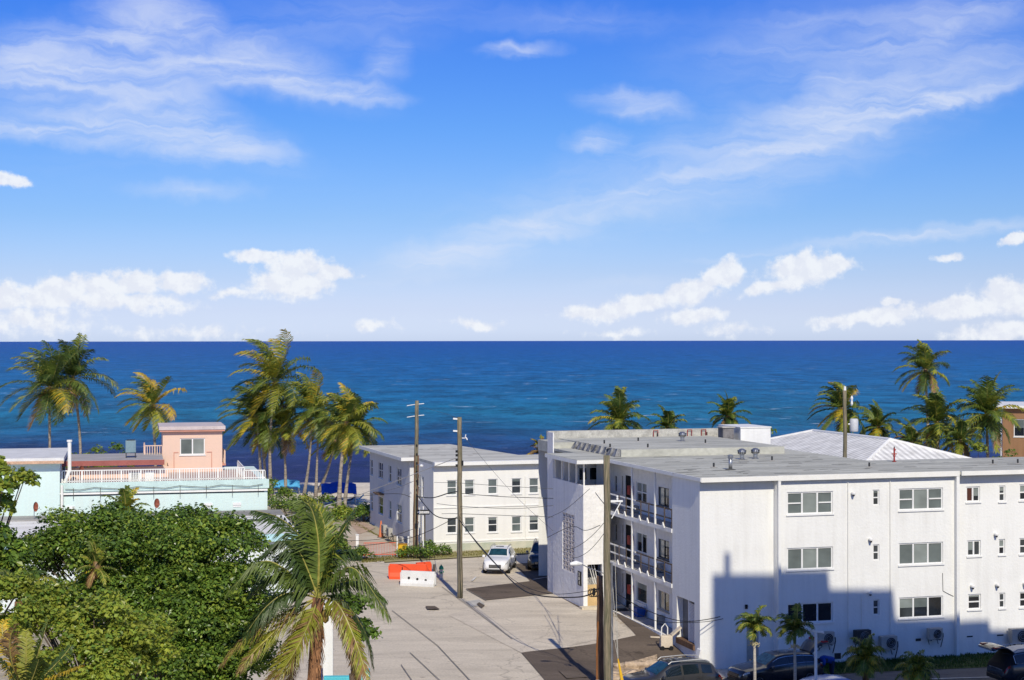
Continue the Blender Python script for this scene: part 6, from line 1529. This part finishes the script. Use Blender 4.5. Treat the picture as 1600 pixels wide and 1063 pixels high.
BF = [  # via, tip, distance of tip from the trunk plane, colour, leaflet length, droop, wind
 ((497, 850), (484, 792), (458, 783), .4, 0, .95, .5, .35, 0), ((508, 850), (500, 800), (478, 776), .9, 0, .8, .4, .3, 0), ((522, 856), (540, 822), (556, 796), .3, 1, .55, .5, .1, 0),
 ((523, 902), (555, 890), (606, 962), -.8, 0, 1.0, .9, .0, 0), ((520, 915), (562, 908), (600, 935), .8, 1, .8, .8, .0, 0), ((527, 944), (556, 1005), (576, 1072), -1.3, 2, .68, .6, .25, 0),
 ((530, 935), (568, 985), (582, 1042), .2, 1, .75, .8, .1, 0), ((470, 868), (448, 845), (405, 872), .4, 1, .95, .9, .3, 0), ((474, 850), (440, 812), (398, 798), 1.3, 1, .85, .8, .3, 0),
 ((452, 895), (408, 878), (357, 925), -.3, 0, 1.0, .9, .3, 0), ((450, 927), (416, 948), (384, 990), -.8, 1, 1.0, .9, .2, 0), ((440, 960), (384, 998), (346, 1038), -.4, 2, .95, .7, .3, 0), ((446, 972), (400, 1015), (372, 1048), -1.2, 2, .85, .7, .3, 0),
 ((483, 972), (458, 1022), (420, 1078), -1.6, 2, .85, .5, .3, 0), ((470, 985), (438, 1040), (408, 1080), -1.0, 2, .9, .6, .3, 0), ((478, 878), (455, 862), (430, 880), 1.4, 0, .85, .8, .4, 0),
 ((462, 905), (425, 900), (392, 930), 1.0, 1, .9, .9, .3, 0), ((515, 880), (535, 860), (560, 868), 1.4, 1, .75, .8, .2, 0), ((465, 1000), (455, 1045), (450, 1085), .8, 4, .7, .7, .2, 0), ((528, 970), (550, 1030), (560, 1075), .8, 4, .45, .6, .3, 0)]
for v1, v2, tip, dd, col, ll, dr, wd, one in BF:
    p0 = hub; c1 = P(v1[0], v1[1], DP + dd * .35); c2 = P(v2[0], v2[1], DP + dd * .75); c3 = P(tip[0], tip[1], DP + dd)
    ctl = [p0, p0, c1, c2, c3, c3]; pts = []
    for i in range(1, 4):
        a, b, c, d = ctl[i - 1], ctl[i], ctl[i + 1], ctl[i + 2]
        for k in range(6):
            u_ = k / 6; pts.append(.5 * ((2 * b) + (c - a) * u_ + (2 * a - 5 * b + 4 * c - d) * u_ ** 2 + (3 * b - a - 3 * c + d) * u_ ** 3) - tb_)
    pts.append(c3 - tb_)
    m = MB(); frond(m, pts, ll * 1.05, 96, rs, col, wd, dr * 1.25, .050, tipcol=4 if col in (2, 3, 4) else (2 if col == 0 and rs.random() < .5 else None), rib=.04, vee=.25, jit=.17); m.build('frond', FM, bp_)
m = MB()
for k in range(9):
    an = rs.random() * 6.28; c = h + Vector((math.cos(an) * .35, math.sin(an) * .35 - .05, -.4 - rs.random() * .35)); m.lathe([(.02, -.15), (.11, -.07), (.12, .05), (.02, .15)], tuple(c), 8)
m.build('coconuts', mat('coconut', (.30, .20, .05)), bp_, True)

# broad-leaved trees
def leaf_cloud(mb, rs, clumps, n, size, upb=.55, mats=3, wts=(.4, .4, .2)):
    np_r = np.random.RandomState(rs.randint(0, 99999)); tot = sum(c[3] ** 2 for c in clumps)
    for (cx, cy, cz, r, mw) in clumps:
        k = max(6, int(n * r * r / tot)); d = np_r.normal(size=(k, 3)); d /= np.linalg.norm(d, axis=1)[:, None]
        d[:, 2] = np.where(d[:, 2] < -.3, -d[:, 2], d[:, 2])
        rr = r * (1 - np_r.rand(k) ** 2 * .55) * (1 + .12 * np_r.normal(size=k))
        for i in range(k):
            p = Vector((cx + d[i, 0] * rr[i], cy + d[i, 1] * rr[i], cz + d[i, 2] * rr[i] * .85))
            nn = (Vector(d[i]) * .6 + Vector((0, 0, upb)) + Vector(np_r.normal(size=3)) * .5).normalized()
            a = nn.cross(Vector(np_r.normal(size=3))).normalized(); b = nn.cross(a)
            s = size * (.5 + .95 * np_r.rand() ** 1.3)
            mb.m = int(np_r.choice(mats, p=mw))
            mb._add([p - a * s * .5, p - a * s * .1 + b * s * .36 + nn * s * .08, p + a * s * .5, p - a * s * .1 - b * s * .36 + nn * s * .08], [(0, 1, 2), (0, 2, 3)])
L_dk = leafm('leaf_dark', (.095, .170, .026), tr=.25, rough=.3); L_md = leafm('leaf_mid', (.175, .285, .042), tr=.3, rough=.32); L_lt = leafm('leaf_light', (.32, .41, .056), tr=.35, rough=.35)
L_yl = leafm('leaf_yellow_green', (.40, .44, .06), tr=.4, rough=.35); L_or = leafm('leaf_orange', (.42, .20, .04), tr=.3)
def tree(label, base, limbs, blobs, n, size, seed, mats, name='tree', group=None, weights=((.5, .4, .1), (.3, .5, .2), (.25, .35, .4)), cr=(.55, 1.0), dens=26):
    rs = random.Random(seed); base = Vector(base); t = thing(name, label, 'tree', base, 0, group)
    cl = []
    for (c, r) in blobs:
        c = Vector(c) - base
        for k in range(dens):
            d = Vector((rs.gauss(0, 1), rs.gauss(0, 1), rs.gauss(0, 1))).normalized(); d.z = abs(d.z) if rs.random() < .75 else d.z
            q = c + Vector((d.x * r[0], d.y * r[1], d.z * r[2])) * rs.uniform(.72, 1.06)
            cl.append((q.x, q.y, q.z, rs.uniform(*cr), weights[rs.randint(0, len(weights) - 1)]))
    m = MB(); tops = [Vector(b[0]) - base for b in blobs]
    m.tube([Vector((0, 0, 0)), Vector((.1, 0, 1.2)), Vector((0, .1, 2.4))], [.32, .26, .22], 10)
    for q in tops: m.tube([Vector((0, .1, 2.2)), q * .5 + Vector((0, 0, .7)), q], [.16, .1, .03], 7)
    for q in cl[::3]: m.tube([tops[0] * .4 + Vector((q[0], q[1], q[2])) * .25, Vector(q[:3])], [.05, .015], 5)
    m.build('trunk', M_bark, t, True)
    m = MB(); leaf_cloud(m, rs, cl, n, size, mats=len(mats)); m.build('crown', mats, t)
    return t
def B(x, y, d, rx, ry, rz): return (P(x, y, d), (rx, ry, rz))
tree('big dark green broad leaved tree filling the lower left', (P(240, 0, 61).x, 61, 0), 5,
     [B(215, 900, 61, 3.0, 2.6, 2.2), B(265, 862, 62, 2.5, 2.0, 1.3), B(330, 868, 61.5, 2.0, 1.8, 1.5), B(150, 860, 62.5, 2.2, 1.8, 1.3), B(85, 880, 62, 1.4, 1.4, 1.1), B(130, 905, 61.5, 2.1, 2, 1.6), B(310, 910, 60.5, 2.3, 2.2, 2.0), B(362, 960, 59.5, 1.4, 1.5, 1.8), B(275, 930, 60, 1.9, 1.4, 1.5), B(310, 970, 59, 1.6, 1.3, 1.3), B(290, 1000, 59, 2.4, 2, 2.0), B(150, 960, 60, 2.2, 2, 1.8), B(365, 1030, 58.5, 1.3, 1.4, 1.0), B(305, 1060, 57.5, 1.3, 1.2, 1.1), B(240, 1050, 58, 1.6, 1.3, 1.3), B(330, 1085, 57.5, 1.0, 1, 1.0)], 125000, .145, 41, [L_dk, L_md, L_lt], cr=(.45, .8))
tree('yellow green sea grape tree in the lower left corner', (P(150, 0, 50).x, 50, 0), 4,
     [B(170, 1005, 50, 1.7, 1.5, 1.1), B(80, 990, 50.5, 1.7, 1.5, 1.2), B(215, 1050, 49, 1.1, 1.2, 1.1), B(20, 960, 51, 1.2, 1.3, 1.1), B(120, 1060, 48.5, 1.6, 1.3, .9)], 32000, .14, 42, [L_md, L_lt, L_yl], weights=((.25, .4, .35), (.12, .40, .48), (.1, .30, .6)), cr=(.35, .6))
tree('pale green tree reaching in at the left edge over the teal building', (P(-60, 0, 60).x, 60, 0), 3,
     [B(-20, 765, 60, 1.35, 1.3, 1.0), B(-60, 800, 60, 1.6, 1.4, 1.4)], 3600, .22, 43, [L_md, L_lt, L_yl], weights=((.2, .5, .3), (.2, .4, .4)), cr=(.28, .5), dens=18)
tree('dark tree at the left edge below the pale one', (P(-50, 0, 57).x, 57, 0), 3,
     [B(-25, 865, 57, 1.2, 1.1, .9), B(-35, 920, 56, 1.6, 1.3, 1.0)], 6000, .22, 44, [L_dk, L_md, L_lt], cr=(.35, .6), dens=20)
# low palms and fronds mixed in the lower left
def loose_palm(label, c, specs, seed, group=None, wid=.05, trunk=2.0):
    rs = random.Random(seed); base = Vector((c.x, c.y, 0)); t = thing('palm_tree', label, 'palm tree', base, 0, group)
    m = MB(); m.tube([Vector((0, 0, 0)), Vector((0, 0, c.z))], [.2, .16], 10); m.build('trunk', M_ptrunkd, t, True)
    for (v, tip, dd, col, ll) in specs:
        c1 = P(*v, c.y + dd * .5) - base; c2 = P(*tip, c.y + dd) - base; p0 = c - base
        pts = [((1 - u_) ** 2) * p0 + 2 * u_ * (1 - u_) * (c1 * 2 - (p0 + c2) * .5) + u_ * u_ * c2 for u_ in [k / 9 for k in range(10)]]
        m = MB(); frond(m, pts, ll, 30, rs, col, .15, .6, wid, rib=.03); m.build('frond', FM, t)
    return t
loose_palm('half hidden palm with mixed green and dry fronds in the lower left corner', P(38, 1085, 46), [((62, 1010), (75, 968), .2, 0, .45), ((40, 1020), (40, 985), .6, 2, .4), ((15, 1020), (25, 975), -.3, 4, .4), ((80, 1060), (128, 1040), -.4, 3, .42), ((85, 1040), (110, 1010), .6, 1, .5), ((15, 1050), (-10, 1020), -.5, 1, .5), ((50, 1060), (60, 1030), -.8, 1, .5), ((5, 1000), (10, 968), .8, 3, .4), ((90, 1090), (130, 1080), -.5, 0, .5)], 51)
loose_palm('palm frond tuft between the leafy trees at the left', P(30, 940, 55), [((60, 905), (88, 912), .0, 2, .55), ((50, 900), (70, 895), .5, 1, .5), ((20, 910), (5, 890), .3, 1, .5)], 52)
# fan palm peeping over the big tree
t = palm('light green fan palm peeping over the top of the big tree', (P(200, 0, 72).x, 72, 0), P(196, 803, 72), 1.2, 53, n=22, wind=.1, pal=((0, .7), (2, .3)), group='low palms', nuts=False, wid=.06, nl=22, dry=1)
palm('small palm tuft on the big tree slope near the low white roof', (P(152, 0, 66).x, 66, 0), P(150, 888, 58.2), .9, 54, n=14, wind=.1, pal=((2, .6), (0, .4)), group='low palms', nuts=False, wid=.05, nl=20, dry=1)
# kerbside palms before the shaded wall
def kerb_palm(label, x, y, d, seed):
    base = Vector((P(x, 0, d).x, d, -.96)); top = P(x, y, d); rs = random.Random(seed)
    t = thing('kerb_palm', label, 'palm tree', base, 0, 'slender palms along the shaded kerb'); h = top - base
    m = MB(); m.tube([Vector((0, 0, 0)), h * .5 + Vector((.02, 0, 0)), h * .86], [.085, .065, .055], 10); m.build('trunk', mat('pale_palm_trunk', (.46, .42, .36), rough=.9, var=.3, scale=3, stretch=(1, 1, 5)), t, True)
    m = MB(); m.tube([h * .84, h * .93, h * 1.0], [.06, .075, .04], 10); m.build('crown_shaft', mat('crown_shaft_green', (.10, .16, .04), rough=.4), t, True)
    m = MB(); crown(m, rs, h, 17, 1.0, .25, emin=5, emax=75, pal=((0, .75), (1, .25)), nl=26, ll=.36, wid=.05, dry=0, bend=1.9, droop=.5); m.build('crown', FM, t)
    m = MB()
    for k in range(70):
        an = rs.random() * 6.28; r_ = rs.uniform(.03, .26); c = h * .86 + Vector((math.cos(an) * r_, math.sin(an) * r_, -.02 - r_ * .5 - rs.random() * .12)); m.lathe([(.004, -.028), (.026, 0), (.004, .028)], tuple(c), 6)
    m.build('fruit', mat('cream_fruit', (.62, .54, .30), rough=.6, var=.3), t)
kerb_palm('slender young palm with cream fruit before the black car bonnet', 1178, 982, 71.5, 61)
kerb_palm('slender young palm with cream fruit just left of the lamp post', 1241, 986, 71.2, 62)
def bushy(label, x, y, d, L_, seed, n):
    base = Vector((P(x, 0, d).x, d, -.96)); rs = random.Random(seed); top = P(x, y, d); t = thing('bushy_palm', label, 'palm tree', base, 0, 'low bushy palms by the road')
    m = MB(); m.tube([Vector((0, 0, 0)), top - base], [.16, .13], 10); m.build('trunk', M_ptrunkd, t, True)
    m = MB(); crown(m, rs, top - base, n, L_, .05, emin=-15, emax=85, pal=((0, .5), (2, .3), (1, .2)), nl=34, ll=L_ * .4, wid=.036, dry=1, bend=2.1, droop=.9); m.build('crown', FM, t)
bushy('low bushy palm below the beige air conditioner', 1352, 1032, 73.5, 1.1, 63, 24); bushy('lower bushy palm at the bottom edge of the photo', 1432, 1052, 72, 1.05, 64, 22)
# shrubs
def shrub(label, c, r, n, seed, mats, size=.14, name='shrub', group='shrubs', cr=(.3, .5), dens=14):
    rs = random.Random(seed); t = thing(name, label, 'shrub', (c.x, c.y, 0), 0, group); cl = []
    for k in range(dens):
        an = rs.random() * 6.28; f_ = math.sqrt(rs.random()); cl.append((math.cos(an) * f_ * r[0], math.sin(an) * f_ * r[1], r[2] * (1 - .6 * f_ * f_) * rs.uniform(.45, 1), rs.uniform(*cr), rs.choice(((.5, .4, .1), (.3, .5, .2), (.2, .4, .4)))))
    m = MB()
    for q in cl: m.tube([Vector((q[0] * .2, q[1] * .2, 0)), Vector(q[:3])], [.03, .01], 5)
    m.build('stems', M_bark, t)
    m = MB(); leaf_cloud(m, rs, cl, n, size, mats=len(mats)); m.build('foliage', mats, t); return t
shrub('round dark shrub beside the orange barred barrier', G(555, 876), (1.15, .8, .95), 1500, 71, [L_dk, L_md, L_lt])
shrub('wide dark shrub around the foot of the leaning utility pole', G(648, 874), (1.15, .7, .9), 1500, 72, [L_dk, L_md, L_lt])
shrub('dark shrub at the foot of the white building corner', G(678, 869), (1.0, .6, .95), 1300, 73, [L_dk, L_md, L_lt])
for i, (x, y, rx, ry, h, l) in enumerate(((455, 812, 3.2, 3, 2.0, 'green hedge mass behind the big palm, left part'), (490, 800, 2.6, 2.5, 1.5, 'green hedge mass behind the big palm, right part'), (445, 845, 2.4, 2.2, 2.4, 'tall green shrub at the end of the white annex'), (500, 838, 2.0, 2, 1.2, 'yellow green shrub under the thick trunked palm'), (540, 812, 1.2, 1, .7, 'small shrub at the foot of the thick trunked palm'), (432, 790, 2.0, 2, 2.2, 'shrub at the teal wall end by the pale trunk'), (530, 870, .9, .8, 1.1, 'leafy shrub left of the orange drum'), (568, 815, 1.0, 1.3, 1.3, 'dark shrub at the shady end of the side path'))):
    shrub(l, G(x, y), (rx, ry, h), 1500, 80 + i, [L_md, L_lt, L_yl] if i in (3, 4) else [L_dk, L_md, L_lt], size=.2, cr=(.45, .8), dens=12)
for i, (x, y, d, r, l) in enumerate(((132, 708, 150, 2.0, 'dry shrub behind the dull roof, leftmost'), (158, 706, 150, 1.9, 'green shrub behind the dull roof, middle'), (186, 706, 150, 2.0, 'green shrub behind the dull roof by the cooler'), (1190, 668, 150, 2.2, 'dark low shrub behind the white roof box'), (1112, 668, 151, 1.6, 'shrub beside the bright small palm'), (1520, 700, 136, 2.6, 'round leaved bush behind the grey roof on the right'), (1565, 706, 133, 2.0, 'bush at the foot of the brown building'), (1385, 705, 140, 1.8, 'bush between tile roof and palms'))):
    c = P(x, y, d); shrub(l, c, (r, 1.4, c.z + .7), 1500, 90 + i, [L_md, L_lt, L_yl] if i in (0, 5) else [L_dk, L_md, L_lt], size=.26, cr=(.5, .8), dens=15)
# dark climbing tree behind the big palm on its right
tree('small dark leafy tree behind the drooping fronds of the big palm', (P(553, 0, 63).x, 63, 0), 2, [B(553, 960, 63, .55, .55, .75), B(562, 1000, 63, .45, .5, .7)], 2600, .18, 75, [L_dk, L_dk, L_md], cr=(.25, .4), dens=12)
# grass
def grass(name, poly, n, h, seed, m1):
    rs = random.Random(seed); pts = [G(*p) for p in poly]; m = MB()
    for i in range(n):
        u_, v_ = rs.random(), rs.random(); p = pts[0].lerp(pts[1], u_).lerp(pts[3].lerp(pts[2], u_), v_)
        an = rs.random() * 6.28; w = Vector((math.cos(an), math.sin(an), 0)) * .035; hh = h * rs.uniform(.4, 1.2)
        m._add([p - w, p + w, p + Vector((rs.uniform(-.08, .08), rs.uniform(-.08, .08), hh))], [(0, 1, 2)])
    return struct(m.build(name, m1), 'stuff')
G_gr = leafm('grass_green', (.055, .12, .02)); G_dr = leafm('grass_dry', (.24, .22, .055))
sheet('lawn', [(1285, 1055), (1285, 1034), (1600, 1020), (1600, 1042)], .016, mat('lawn_soil', (.07, .10, .03), rough=.95, var=.4, scale=2, fine=.3, world=True))
grass('grass', [(1285, 1055), (1600, 1042), (1600, 1020), (1285, 1034)], 9000, .16, 1, G_gr)
sheet('verge', [(600, 880), (600, 871), (862, 855), (862, 864)], .020, mat('verge_soil', (.30, .28, .10), rough=.95, var=.5, scale=1, fine=.3, world=True, tint=(.36, .30, .18)))
grass('grass', [(565, 880), (862, 864), (862, 856), (565, 873)], 5000, .18, 2, G_dr)
grass('grass', [(545, 818), (600, 842), (590, 838), (550, 812)], 500, .12, 3, G_dr)
grass('weeds', [(957, 957), (1040, 1002), (1030, 1003), (952, 962)], 350, .10, 4, G_dr)
m = MB(); rs = random.Random(9)
for i in range(160):
    f_ = rs.random(); q = Vector(G(958, 960, None, .02)).lerp(G(1016, 987, None, .02), f_) + Vector((rs.uniform(-.7, .1), rs.uniform(-.3, .3), 0)); s = rs.uniform(.03, .09); an = rs.random() * 6
    m._add([(q.x + s * math.cos(an + k * 1.57), q.y + s * math.sin(an + k * 1.57), gz(q.x, q.y) + .025 + .02 * (k % 2)) for k in range(4)], [(0, 1, 2, 3)])
struct(m.build('leaf_litter', leafm('dry_litter', (.45, .30, .14), tr=.05)), 'stuff')
